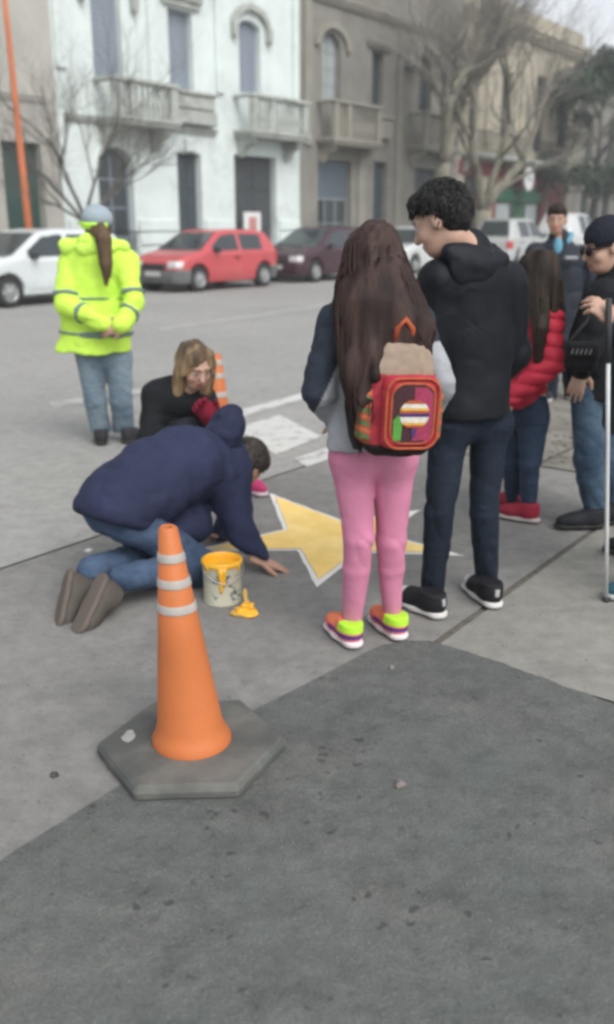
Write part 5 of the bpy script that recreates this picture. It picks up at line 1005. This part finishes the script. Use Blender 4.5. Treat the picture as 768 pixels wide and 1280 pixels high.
# ---- blonde woman crouching
FW = nrm((0.45, -0.85, 0)); hc = P(245, 457, 5.12); hR = frame((0.45, -0.80, -0.40)); pel = V3(-0.80, 5.42, 0.26); nk = P(232, 492, 5.2); chs = P(222, 515, 5.24)
aR = [P(197, 494, 5.22), P(186, 548, 5.08), P(235, 545, 4.95)]; aL = [P(256, 500, 5.3), P(268, 540, 5.15), P(264, 520, 4.98)]
fR, fL = V3(-0.62, 5.15, 0), V3(-0.40, 5.30, 0); lR = [pel + V3(-0.08, 0, 0), V3(-0.66, 5.0, 0.42), fR + V3(0, 0.06, 0.1)]; lL = [pel + V3(0.1, 0.02, 0), V3(-0.46, 5.08, 0.42), fL + V3(-0.02, 0.04, 0.1)]
g = figure('blonde woman in black coat crouching behind the kneeling man', hc, hR, 1.02, SKIN_B, nk, chs, pel, [aR, aL], [lR, lL], [hand_prims(aR[2], (0.7, -0.3, 0.1), (0, 0, -1), 1)], 0.007, lip=(0.36, 0.12, 0.11), brow=(0.10, 0.06, 0.04))
BK = (0.010, 0.012, 0.014)
jk = [C(P(222, 505, 5.25), P(214, 560, 5.36), 0.16, 0.185, 0.06, (FW, 1.3)), C(P(214, 560, 5.36), pel, 0.185, 0.20, 0.06, (FW, 1.2)), C(aR[0], aL[0], 0.075, None, 0.06), C(nk - V3(0, 0, 0.03), nk + V3(0.01, 0, 0.03), 0.085, 0.075, 0.04), C(nk + V3(-0.03, 0, 0.02), aR[0], 0.08, 0.085, 0.05)] + chain(aR, [0.08, 0.075, 0.055], 0.05) + chain(aL, [0.08, 0.07, 0.05], 0.05)
sdf('coat', jk, 0.009, CLOTH, g, folds(0.012, (9, 9, 9), 0.005, (22, 22, 22), 9.0), var_col(BK, 0.2))
sdf('glove', hand_prims(aL[2], (-0.3, -0.4, 0.5), (0, -1, 0), 1, 1.25, 0.9) + [C(aL[2] + (aL[1] - aL[2]) * 0.25, aL[2] + V3(-0.02, -0.03, 0.03), 0.05, 0.052, 0.03)], 0.008, CLOTH, g, None, var_col((0.20, 0.012, 0.035), 0.2))
trousers(g, pel, lL, lR, var_col((0.02, 0.022, 0.03), 0.2), (0.10, 0.08, 0.07, 0.055), FW, 0.01)
for f_ in (fR, fL): shoe(g, f_ + V3(0, 0, 0.009), (0.55, -0.6, 0), 0.24, upper=(0.42, 0.04, 0.13), sole=(0.55, 0.45, 0.5), vox=0.008)
T = lambda x, y, z: hc + hR @ V3(x, y, z)
hp = [E(T(0, -0.02, 0.035), (0.09, 0.112, 0.1), hR, 0.02), C(T(-0.075, -0.01, 0.0), T(-0.085, 0.0, -0.17), 0.036, 0.03, 0.04), C(T(0.078, -0.01, 0.0), T(0.088, 0.0, -0.17), 0.036, 0.03, 0.04), C(T(0, -0.07, 0), T(0, -0.06, -0.16), 0.08, 0.07, 0.05), C(T(-0.05, 0.05, 0.09), T(-0.082, 0.035, -0.03), 0.024, 0.02, 0.03), C(T(0.05, 0.05, 0.09), T(0.082, 0.035, -0.03), 0.024, 0.02, 0.03), E(T(0, 0.12, -0.03), (0.066, 0.085, 0.105), hR, 0.02, '-')]
sdf('hair', hp, 0.006, HAIRM, g, strands(0.009, 40, 4.0), lambda p: cmix((0.36, 0.25, 0.14), (0.085, 0.06, 0.04), 0.5 + 4.5 * (((p - hc) @ hR)[:, 2] - 0.02) + 1.2 * vnoise(p * V3(30, 30, 4))))

locks(g.children[-1], [([T(-0.03, -0.02, 0.10), T(-0.085, -0.01, 0.0), T(-0.088, 0.0, -0.19)], [0.03, 0.036, 0.03]), ([T(0.03, -0.02, 0.10), T(0.085, -0.01, 0.0), T(0.09, 0.0, -0.19)], [0.03, 0.036, 0.03]), ([T(0, -0.05, 0.08), T(0, -0.075, 0), T(0, -0.06, -0.18)], [0.07, 0.08, 0.07])], 260, (0.24, 0.165, 0.09), 8)

# ---- girl in the red puffer jacket
FW = nrm((-0.75, 0.6, 0)); hc = P(671, 346, 4.72); hR = frame((-0.85, 0.35, -0.3)); pel = P(660, 500, 4.75); nk = P(674, 378, 4.74); chs = P(670, 415, 4.74)
aN = [P(686, 400, 4.66), P(688, 455, 4.58), P(640, 497, 4.52)]; aF = [P(655, 395, 4.86), P(640, 445, 4.9), P(625, 480, 4.8)]
lN = [P(668, 525, 4.7), P(662, 580, 4.66), P(660, 632, 4.7)]; lF = [P(645, 525, 4.82), P(642, 578, 4.8), P(640, 625, 4.86)]
g = figure('long-haired girl in red quilted jacket and jeans behind the boy', hc, hR, 0.96, SKIN_B, nk, chs, pel, [aN, aF], [lN, lF], [hand_prims(aN[2], (-0.75, 0.0, -0.5), (0, 0.6, -0.6), 1, 0.9, 0.4), hand_prims(aF[2], (-0.7, -0.2, -0.4), (0, 0, -1), 1, 0.9)], 0.007)
jk = [C(P(672, 402, 4.74), P(664, 450, 4.74), 0.125, 0.122, 0.05, (FW, 1.25)), C(P(664, 450, 4.74), P(657, 500, 4.75), 0.122, 0.128, 0.05, (FW, 1.25)), C(aN[0], aF[0], 0.065, None, 0.05), C(nk - V3(0, 0, 0.03), nk + V3(0, 0, 0.04), 0.075, 0.07, 0.03), PL(P(658, 508, 4.75), (0, 0, -1))] + chain(aN, [0.075, 0.07, 0.05], 0.04) + chain(aF, [0.075, 0.07, 0.05], 0.04)
jo = sdf('puffer_jacket', jk, 0.007, NYLON, g, lambda p: 0.016 * (1 - np.sqrt(np.abs(np.sin(np.pi * (p[:, 2] + 0.15 * p[:, 0]) / 0.066)))) + 0.008 * vnoise(p * 18), var_col((0.42, 0.022, 0.045), 0.12))
sdf('scarf', [C(nk + V3(-0.06, -0.05, 0.02), nk + V3(0.03, -0.07, 0.01), 0.035, 0.035, 0.02)], 0.007, CLOTH, g, folds(0.006, (25, 25, 25)), var_col((0.42, 0.42, 0.4), 0.1))
trousers(g, pel, lN, lF, jean_col((0.016, 0.026, 0.05), (0.035, 0.055, 0.095), 5.0), (0.08, 0.062, 0.055, 0.046), FW, 0.008, sd=5.0, ank_cut=0.05)
shoe(g, G(674, 655), (-0.85, 0.5, 0), 0.23, upper=(0.26, 0.02, 0.04), sole=(0.45, 0.4, 0.4), vox=0.007); shoe(g, G(652, 641), (-0.85, 0.5, 0), 0.23, upper=(0.28, 0.025, 0.045), sole=(0.45, 0.4, 0.4), vox=0.007)
sdf('hair', [E(hc + hR @ V3(0, -0.018, 0.03), (0.088, 0.108, 0.1), hR, 0.02), C(P(680, 350, 4.68), P(690, 392, 4.66), 0.072, 0.055, 0.05), C(P(690, 388, 4.66), P(697, 415, 4.68), 0.045, 0.015, 0.03), C(P(672, 360, 4.64), P(676, 410, 4.56), 0.045, 0.03, 0.04), C(P(676, 410, 4.56), P(672, 460, 4.54), 0.028, 0.008, 0.02), E(hc + hR @ V3(0, 0.12, -0.03), (0.066, 0.075, 0.1), hR, 0.02, '-')], 0.007, HAIRM, g, strands(0.013, 28, 7.0), hair_col((0.014, 0.010, 0.008), (0.04, 0.028, 0.02)))

locks(g.children[-1], [([hc + V3(0, 0, 0.1), P(680, 350, 4.68), P(690, 392, 4.66), P(698, 420, 4.68)], [0.05, 0.075, 0.055, 0.015]), ([hc + V3(0, 0, 0.1), P(672, 360, 4.64), P(676, 410, 4.56), P(671, 466, 4.54)], [0.06, 0.05, 0.03, 0.008])], 420, (0.026, 0.018, 0.013), 9, 0.004, 1.12)

# ---- man further back with the light blue collar
FW = nrm((-0.25, -0.95, 0)); hc = P(696, 274, 8.2); hR = frame((-0.3, -0.93, -0.1)); pel = P(700, 415, 8.25); nk = P(699, 298, 8.24); chs = P(700, 335, 8.25)
aL = [P(668, 318, 8.25), P(662, 370, 8.25), P(672, 415, 8.15)]; aR = [P(732, 320, 8.3), P(740, 372, 8.3), P(735, 418, 8.2)]
lL = [P(688, 430, 8.25), P(688, 465, 8.2), P(688, 492, 8.25)]; lR = [P(712, 430, 8.3), P(714, 464, 8.3), P(714, 490, 8.35)]
g = figure('man in dark jacket with light blue collar standing behind the group', hc, hR, 1.0, SKIN_A, nk, chs, pel, [aL, aR], [lL, lR], [hand_prims(aL[2], (0, -0.2, -1), (1, 0, 0), 1), hand_prims(aR[2], (0, -0.2, -1), (-1, 0, 0), -1)], 0.008)
jo = sdf('jacket', [C(P(700, 332, 8.25), P(700, 425, 8.25), 0.20, 0.215, 0.06, (FW, 1.4)), C(aL[0], aR[0], 0.085, None, 0.07), C(nk - V3(0, 0, 0.06), nk, 0.12, 0.09, 0.05), PL(P(700, 428, 8.1), (0, 0, -1)), E(nk + V3(-0.03, -0.14, 0.0), (0.06, 0.09, 0.11), None, 0.02, '-')] + chain(aL, [0.092, 0.078, 0.06], 0.05) + chain(aR, [0.092, 0.078, 0.06], 0.05), 0.010, NYLON, g, folds(0.012, (7, 7, 7), 0.004), var_col((0.018, 0.022, 0.032), 0.15))
sdf('collar', [C(nk + V3(0.06, -0.07, -0.03), nk + V3(0.09, -0.03, 0.03), 0.022, 0.028, 0.03)  , E(nk + V3(-0.02, -0.06, -0.08), (0.045, 0.05, 0.09), None, 0.02)], 0.009, CLOTH, jo, None, var_col((0.12, 0.30, 0.40), 0.1))
b = MB(); lg = P(715, 322, 8.0); b.box(lg[0] - 0.05, lg[0] + 0.05, lg[1] - 0.01, lg[1] + 0.06, lg[2] - 0.012, lg[2] + 0.012); b.build('logo', M('grey_print', (0.3, 0.3, 0.32), 0.7), jo)
trousers(g, pel, lL, lR, jean_col((0.016, 0.022, 0.036), (0.03, 0.042, 0.062), 2.2), (0.1, 0.085, 0.08, 0.07), FW, 0.012)
shoe(g, (lL[2][0], 8.35, 0.009), (-0.2, -0.95, 0), 0.28, vox=0.01); shoe(g, (lR[2][0], 8.42, 0.009), (-0.1, -0.95, 0), 0.28, vox=0.01)
short_hair(g, hc, hR, 1.02, (0.018, 0.012, 0.01), nz=0.006, vox=0.008)

# ---- person in black beanie and sunglasses, in profile
FW = nrm((-0.95, -0.25, 0)); hc = P(757, 308, 4.6); hR = frame((-0.97, -0.12, -0.22)); pel = P(748, 478, 4.66); nk = P(772, 345, 4.62); chs = P(764, 385, 4.64)
aN = [P(752, 372, 4.5), P(738, 430, 4.44), P(728, 462, 4.36)]; aF = [P(778, 368, 4.8), P(770, 430, 4.84), P(735, 440, 4.75)]
lN = [P(738, 500, 4.6), P(736, 575, 4.56), P(742, 636, 4.62)]; lF = [P(762, 500, 4.74), P(762, 570, 4.72), P(768, 628, 4.78)]
g = figure('person in black beanie, sunglasses and black coat standing in profile', hc, hR, 1.0, SKIN_B, nk, chs, pel, [aN, aF], [lN, lF], [hand_prims(aN[2], (-0.25, -0.1, -0.95), (0.3, 0.9, 0), 1, 1.0, 0.45), hand_prims(aF[2], (-0.8, -0.3, -0.3), (0, 0, -1), 1)], 0.007)
jo = sdf('coat', [C(P(762, 390, 4.64), P(752, 440, 4.66), 0.155, 0.165, 0.06, (RT * 0 + nrm((0.25, -0.95, 0)), 0.95)), C(P(752, 440, 4.66), P(748, 498, 4.66), 0.165, 0.175, 0.06), C(aN[0], aF[0], 0.085, None, 0.06), C(nk - V3(0, 0, 0.05), nk + V3(-0.01, 0, 0.05), 0.10, 0.085, 0.05), PL(P(748, 498, 4.6), (0, 0, -1))] + chain(aN, [0.088, 0.078, 0.055], 0.05) + chain(aF, [0.088, 0.078, 0.055], 0.05), 0.008, CLOTH, g, folds(0.012, (8, 8, 8), 0.005, (20, 20, 20), 11.0), var_col((0.012, 0.013, 0.016), 0.2))
b = MB(); lg = P(733, 391, 4.42); b.box(lg[0] - 0.05, lg[0] + 0.05, lg[1] - 0.02, lg[1] + 0.1, lg[2] - 0.008, lg[2] + 0.008)
sdf('beanie', [E(hc + hR @ V3(0, -0.015, 0.045), (0.092, 0.112, 0.098), hR, 0.02), E(hc + hR @ V3(0, -0.05, 0.02), (0.088, 0.085, 0.09), hR, 0.03), PL(hc + hR @ V3(0, 0.0, 0.016), -nrm(hR[:, 2] + 0.35 * hR[:, 1]))], 0.006, CLOTH, g, lambda p: 0.0025 * np.sin(p[:, 0] * 400 + p[:, 1] * 300), var_col((0.014, 0.016, 0.026), 0.15))
sg_ = sdf('sunglasses', [E(hc + hR @ V3(-0.034, 0.102, -0.002), (0.03, 0.012, 0.024), hR, 0.005), E(hc + hR @ V3(0.034, 0.102, -0.002), (0.03, 0.012, 0.024), hR, 0.005), C(hc + hR @ V3(-0.06, 0.095, 0.008), hc + hR @ V3(-0.08, 0.0, 0.008), 0.006, None, 0.004), C(hc + hR @ V3(0.06, 0.095, 0.008), hc + hR @ V3(0.08, 0.0, 0.008), 0.006, None, 0.004), C(hc + hR @ V3(-0.02, 0.105, 0.004), hc + hR @ V3(0.02, 0.105, 0.004), 0.006, None, 0.004)], 0.004, cloth('dark_lens', 0.15, 50, 0, 0.05, 0), g, None, flat_col((0.015, 0.008, 0.010)))
trousers(g, pel, lN, lF, jean_col((0.03, 0.055, 0.095), (0.085, 0.135, 0.19), 9.0), (0.095, 0.078, 0.072, 0.06), FW, 0.008, sd=9.0, ank_cut=0.04)
shoe(g, G(756, 660), (-0.97, -0.1, 0), 0.27, upper=(0.016, 0.018, 0.022), sole=(0.03, 0.03, 0.03), vox=0.008, wd=1.1); shoe(g, G(782, 655), (-0.97, -0.1, 0), 0.27, upper=(0.016, 0.018, 0.022), sole=(0.03, 0.03, 0.03), vox=0.008, wd=1.1)
# the bag at that person's hip
bgc = P(727, 446, 4.30); bg_ = empty('shoulder_bag', tuple(bgc - V3(0, 0, 0.1))); tag(bg_, 'small black bag with white lettering at the hip of the person in sunglasses', 'bag')
gR = frame((0.2, 1, 0)); o = sdf('bag_body', [B(bgc, (0.075, 0.035, 0.07), gR, 0.03, 0.01)], 0.006, CLOTH, bg_, None, var_col((0.012, 0.012, 0.014), 0.2), org=V3(bg_.location)); sdf('flap', [B(bgc + V3(0, -0.008, 0.03), (0.077, 0.036, 0.042), gR, 0.025, 0.01)], 0.006, CLOTH, bg_, None, var_col((0.016, 0.016, 0.018), 0.2), org=V3(bg_.location))
b = MB()
for i in range(5): x_ = -0.045 + 0.02 * i; b.poly([tuple(bgc + gR @ V3(x_ + dx, -0.046, 0.03 + dz) - V3(bg_.location)) for dx, dz in ((-0.007, -0.012), (-0.002, -0.012), (0.006, 0.012), (0.001, 0.012))])
b.build('lettering', M('white_print', (0.32, 0.32, 0.32), 0.6), bg_); b = MB(); b.tube([tuple(q - V3(bg_.location)) for q in (bgc + V3(-0.07, 0, 0.06), P(735, 400, 4.42), P(752, 352, 4.5), P(770, 346, 4.6))], 0.009, 6); b.build('strap', BLKS, bg_, True)

# ---- person with the white cane, cut by the frame edge
FW = nrm((-0.9, 0.35, 0)); hc = P(815, 258, 3.75); hR = frame((-0.9, 0.3, -0.3)); pel = P(806, 540, 3.74); nk = P(824, 312, 3.75); chs = P(822, 380, 3.75)
aN = [P(806, 355, 3.6), P(806, 455, 3.52), P(768, 405, 3.50)]; aF = [P(836, 345, 3.9), P(840, 440, 3.95), P(800, 480, 3.85)]
lN = [P(803, 555, 3.7), P(810, 640, 3.62), P(822, 724, 3.66)]; lF = [P(815, 555, 3.85), P(812, 625, 3.9), P(814, 668, 4.02)]
g = figure('person at the edge of the group holding a thin white cane', hc, hR, 1.0, SKIN_B, nk, chs, pel, [aN, aF], [lN, lF], [hand_prims(aN[2], (-0.55, 0.05, 0.55), (-0.5, 0.75, -0.3), -1, 1.0, 0.9), hand_prims(aF[2], (-0.7, 0, -0.6), (0, 0, -1), 1)], 0.007)
sdf('jacket', [C(P(822, 385, 3.75), P(806, 530, 3.74), 0.165, 0.175, 0.06), C(aN[0], aF[0], 0.085, None, 0.06), C(nk - V3(0, 0, 0.05), nk + V3(0, 0, 0.02), 0.1, 0.085, 0.05), PL(P(806, 545, 3.7), (0, 0, -1))] + chain([aN[0], aN[1], aN[1] + (aN[2] - aN[1]) * 0.86], [0.085, 0.082, 0.06], 0.05) + chain(aF, [0.085, 0.075, 0.055], 0.05), 0.008, CLOTH, g, folds(0.012, (8, 8, 8), 0.005, (20, 20, 20), 12.0), var_col((0.028, 0.038, 0.058), 0.15))
trousers(g, pel, lN, lF, jean_col((0.02, 0.024, 0.034), (0.035, 0.042, 0.055), 6.0), (0.095, 0.078, 0.072, 0.06), FW, 0.009, sd=6.0, ank_cut=0.05)
shoe(g, G(836, 752), (-0.95, 0.1, 0), 0.27, upper=(0.03, 0.10, 0.13), sole=(0.4, 0.45, 0.45), vox=0.008); shoe(g, G(826, 695), (-0.95, 0.15, 0), 0.27, upper=(0.016, 0.018, 0.022), sole=(0.03, 0.03, 0.03), vox=0.008, wd=1.1)
short_hair(g, hc, hR, 1.02, (0.02, 0.015, 0.012))
cb, ctp = V3(*G(758, 752), 0.0), P(761, 398, 3.47); cn = empty('white_cane', tuple(cb)); tag(cn, 'thin white cane held upright at the right of the group', 'cane'); b = MB(); q = ctp - cb
cn['label'] = 'thin white walking cane standing on the pavement in its holder\'s hand'
b.tube([tuple(q * t) for t in (0.02, 0.3, 0.6, 0.86)], 0.0085, 10); b.build('shaft', M('white_cane_paint', (0.58, 0.6, 0.6), 0.4, nscale=10, namt=0.05), cn, True); b = MB(); b.tube([tuple(q * t) for t in (0.861, 0.95, 1.06)], [0.012, 0.014, 0.012], 10); b.build('grip', BLKP, cn, True); b = MB(); b.tube([(0, 0, 0.0), tuple(q * 0.01), tuple(q * 0.0195)], [0.013, 0.016, 0.011], 10); b.build('tip', BLKP, cn, True)

# ================================================================ cones, paint and small things
CONE = M('cone_orange', (0.52, 0.155, 0.046), 0.55, nscale=4, namt=0.1, bscale=50, bstr=0.08, col2=(0.45, 0.13, 0.05), c2scale=5, c2lo=0.58, c2hi=0.8)
BAND = M('cone_reflective_band', (0.38, 0.355, 0.325), 0.5, nscale=18, namt=0.12, col2=(0.33, 0.32, 0.3), c2scale=8, c2lo=0.5, c2hi=0.7)
RUBB = M('cone_rubber', (0.085, 0.09, 0.085), 0.75, nscale=7, namt=0.2, bscale=60, bstr=0.25, col2=(0.15, 0.145, 0.13), c2scale=4, c2lo=0.45, c2hi=0.7)
def cone(label, loc, h, r0, r1, bands, bw, base_r, rot, base_h, group='traffic cones', lean=0.0):
    root = empty('traffic_cone', (loc[0], loc[1], 0.006 if loc[1] < 3 else 0.0), rot); tag(root, label, 'traffic cone', group)
    b = MB(); ring = [(base_r * math.cos(R_(60 * k + 30)) * (1.0 if k % 3 != 1 else 1.0), base_r * math.sin(R_(60 * k + 30))) for k in range(6)]
    for z, s in ((0, 1), (base_h * 0.55, 1.0), (base_h, 0.955)): b.v += [(x * s, y * s, z) for x, y in ring]
    for i in (0, 6):
        for k in range(6): b.f.append([i + k, i + (k + 1) % 6, i + 6 + (k + 1) % 6, i + 6 + k])
    b.f += [[5, 4, 3, 2, 1, 0], [12, 13, 14, 15, 16, 17]]; b.build('base', RUBB, root, bevel=0.006)
    rad = lambda z: r0 + (r1 - r0) * (z - base_h) / (h - base_h)
    b = MB(); b.lathe([(r0 + 0.014, base_h), (r0 + 0.014, base_h + 0.012), (r0 + 0.004, base_h + 0.03), (rad(base_h + 0.06), base_h + 0.06), (rad(h * 0.5), h * 0.5), (r1, h - 0.006), (r1 - 0.006, h), (r1 - 0.014, h - 0.002), (r1 - 0.016, h - 0.03)], 40); shade_auto(b.build('cone_body', CONE, root), 40)
    for z in bands: b = MB(); b.lathe([(rad(z) + 0.0005, z), (rad(z) + 0.0022, z + 0.002), (rad(z + bw) + 0.0022, z + bw - 0.002), (rad(z + bw) + 0.0005, z + bw)], 40, cap=False); shade_auto(b.build('reflective_band', BAND, root), 40)
    for o in root.children:              # the soft body leans a little
        if lean and o.name.split('.')[0] != 'base':
            for v in o.data.vertices: t = max(v.co.z - base_h, 0) / h; v.co.x -= lean * t * math.cos(rot); v.co.y += lean * t * math.sin(rot)
    return root
cone('tall orange cone with three grey bands on a hexagonal rubber base', G(241, 941), 0.712, 0.104, 0.027, (0.464, 0.539, 0.613), 0.026, 0.285, R_(-27), 0.042, lean=0.045)
cone('orange cone with white bands standing behind the crouching blonde woman', (P(271, 470, 6.1)[0], 6.1), 0.70, 0.115, 0.035, (0.30, 0.42, 0.545, 0.63), 0.035, 0.2, R_(20), 0.03)
# paint tin
TINW = M('tin_label', (0.50, 0.49, 0.38), 0.45, nscale=9, namt=0.15, col2=(0.10, 0.13, 0.15), c2scale=16, c2lo=0.56, c2hi=0.62); YP = M('wet_yellow_paint', (0.80, 0.42, 0.025), 0.3, nscale=7, namt=0.08, bscale=30, bstr=0.1, coat=0.3); TINM = M('tin_metal', (0.5, 0.5, 0.48), 0.35, metal=0.8, nscale=10, namt=0.1)
tx, ty = G(279, 750); tn = empty('paint_tin', (tx, ty, 0), 0.4); tag(tn, 'open tin of yellow paint with drips beside the kneeling man', 'paint tin')
b = MB(); b.lathe([(0.079, 0), (0.082, 0.004), (0.080, 0.012), (0.080, 0.172), (0.083, 0.178), (0.083, 0.184), (0.0775, 0.184), (0.0775, 0.02)], 36); shade_auto(b.build('tin_body', TINW, tn), 30)
b = MB(); b.lathe([(0.076, 0.158), (0.04, 0.1585), (0.0, 0.158)], 30, cap=False); b.build('paint_surface', YP, tn, True)
b = MB(); b.lathe([(0.0835, 0.166), (0.0865, 0.172), (0.0865, 0.186), (0.080, 0.190), (0.0765, 0.186), (0.0765, 0.150)], 36, cap=False); b.build('painted_rim', YP, tn, True)
rd = random.Random(12)
for a, l_, w_ in ((-1.55, 0.115, 0.016), (-1.38, 0.085, 0.014), (-2.3, 0.03, 0.010), (-0.5, 0.03, 0.010)):
    a -= 0.4; b = MB(); b.tube([(0.0815 * math.cos(a), 0.0815 * math.sin(a), 0.175 - l_ * t) for t in (0, 0.3, 0.6, 0.85, 1.0)], [w_, w_ * 0.7, w_ * 0.45, w_ * 0.5, w_ * 0.15], 8); b.build('drip', YP, tn, True)
b = MB(); b.tube([(0.086 * math.cos(t) , 0.03 + 0.0 * t, 0.165 - 0.085 * math.sin(t)) if False else (0.088 * math.cos(t), -0.088 * math.sin(t) * 0.95 - 0.004, 0.165 - 0.06 * math.sin(t)) for t in [math.pi * k / 14 for k in range(15)]], 0.0025, 6); b.build('wire_handle', TINM, tn, True)
# tin lid with a paint-soaked brush lying on it
lx, ly = G(307, 766); ld = empty('tin_lid', (lx, ly, 0), 0); tag(ld, 'paint-covered tin lid lying on the pavement beside the paint tin', 'lid')
b = MB(); b.lathe([(0.05, 0.001), (0.055, 0.004), (0.055, 0.012), (0.046, 0.012), (0.044, 0.008), (0.0, 0.008)], 28); shade_auto(b.build('lid_plate', TINM, ld), 40)
sdf('paint_puddle', [E((lx, ly, 0.014), (0.046, 0.042, 0.016), None, 0.02), E((lx + 0.02, ly - 0.03, 0.008), (0.04, 0.03, 0.010), None, 0.02), E((lx - 0.03, ly - 0.02, 0.006), (0.035, 0.025, 0.008), None, 0.02), PL((0, 0, 0.001), (0, 0, -1))], 0.004, YP, ld, folds(0.004, (60, 60, 60)), org=V3(lx, ly, 0))
br = empty('paint_brush', (lx + 0.0, ly, 0.035)); tag(br, 'paintbrush loaded with yellow paint resting on the tin lid', 'brush')
sdf('bristles', [B((lx + 0.012, ly - 0.005, 0.035), (0.028, 0.02, 0.012), frame((0.3, 1, 0.1)), 0.008, 0.01)], 0.004, YP, br, folds(0.004, (90, 20, 60)), org=V3(br.location)); b = MB(); b.tube([(0.008, 0.012, 0.004), (0.0, 0.03, 0.012), (-0.004, 0.06, 0.028), (-0.006, 0.08, 0.036)], [0.012, 0.009, 0.011, 0.007], 8); b.build('handle', M('brush_wood', (0.55, 0.36, 0.10), 0.5), br, True)
# litter
def scrap(label, x, y, s, col, name='paper_scrap', z=0.008):
    gx, gy = G(x, y); rg = random.Random(int(x * 7 + y)); b = MB(); n = 9; top = []
    for k in range(n): a = 6.283 * k / n; rr_ = s * rg.uniform(0.6, 1.1); top.append((rr_ * math.cos(a), rr_ * math.sin(a), rg.uniform(0.002, 0.010)))
    b.v = [(0, 0, 0.014)] + top + [(x_, y_, 0.0) for x_, y_, _ in top]; b.f = [[0, 1 + k, 1 + (k + 1) % n] for k in range(n)] + [[1 + k, 1 + n + k, 1 + n + (k + 1) % n, 1 + (k + 1) % n] for k in range(n)]
    o = b.build(name, M(label[:20], col, 0.85, nscale=40, namt=0.15)); o.location = (gx, gy, z); return tag(o, label, 'litter')
scrap('crumpled white paper scrap on the pavement near the kneeling man\'s boots', 112, 689, 0.026, (0.6, 0.6, 0.58), z=0.001)
scrap('pale flattened scrap lying on the dark asphalt patch', 500, 985, 0.018, (0.19, 0.165, 0.155)); scrap('small pale chip on the dark asphalt before the pink-trousered girl', 490, 838, 0.011, (0.22, 0.21, 0.2))
scrap('dark clod on the light pavement left of the tall cone', 68, 970, 0.018, (0.06, 0.055, 0.05), 'dirt_clod', 0.0)
cx_, cy_ = G(163, 938); o = scrap('torn white sticker patch on the rubber base of the tall cone', 163, 938, 0.03, (0.3, 0.3, 0.285), 'sticker_remnant', 0.05); o.scale = (0.8, 1.2, 0.12)

# ================================================================ haze volume added to imitate a milky lens veil
hz = MB(); hz.box(-305, 305, -305, 305, -1.0, 14.0)
hm = bpy.data.materials.new('haze_veil'); hm.use_nodes = True; hn = hm.node_tree; hn.nodes.clear()
ho = hn.nodes.new('ShaderNodeOutputMaterial'); hv = hn.nodes.new('ShaderNodeVolumePrincipled'); hv.inputs['Color'].default_value = (0.93, 0.96, 0.98, 1); hv.inputs['Density'].default_value = 0.0026; hv.inputs['Anisotropy'].default_value = 0.2
hn.links.new(hv.outputs[0], ho.inputs['Volume'])
tag(hz.build('haze', hm), 'thin pale haze added over the street as a milky lens veil', 'haze', kind='stuff')
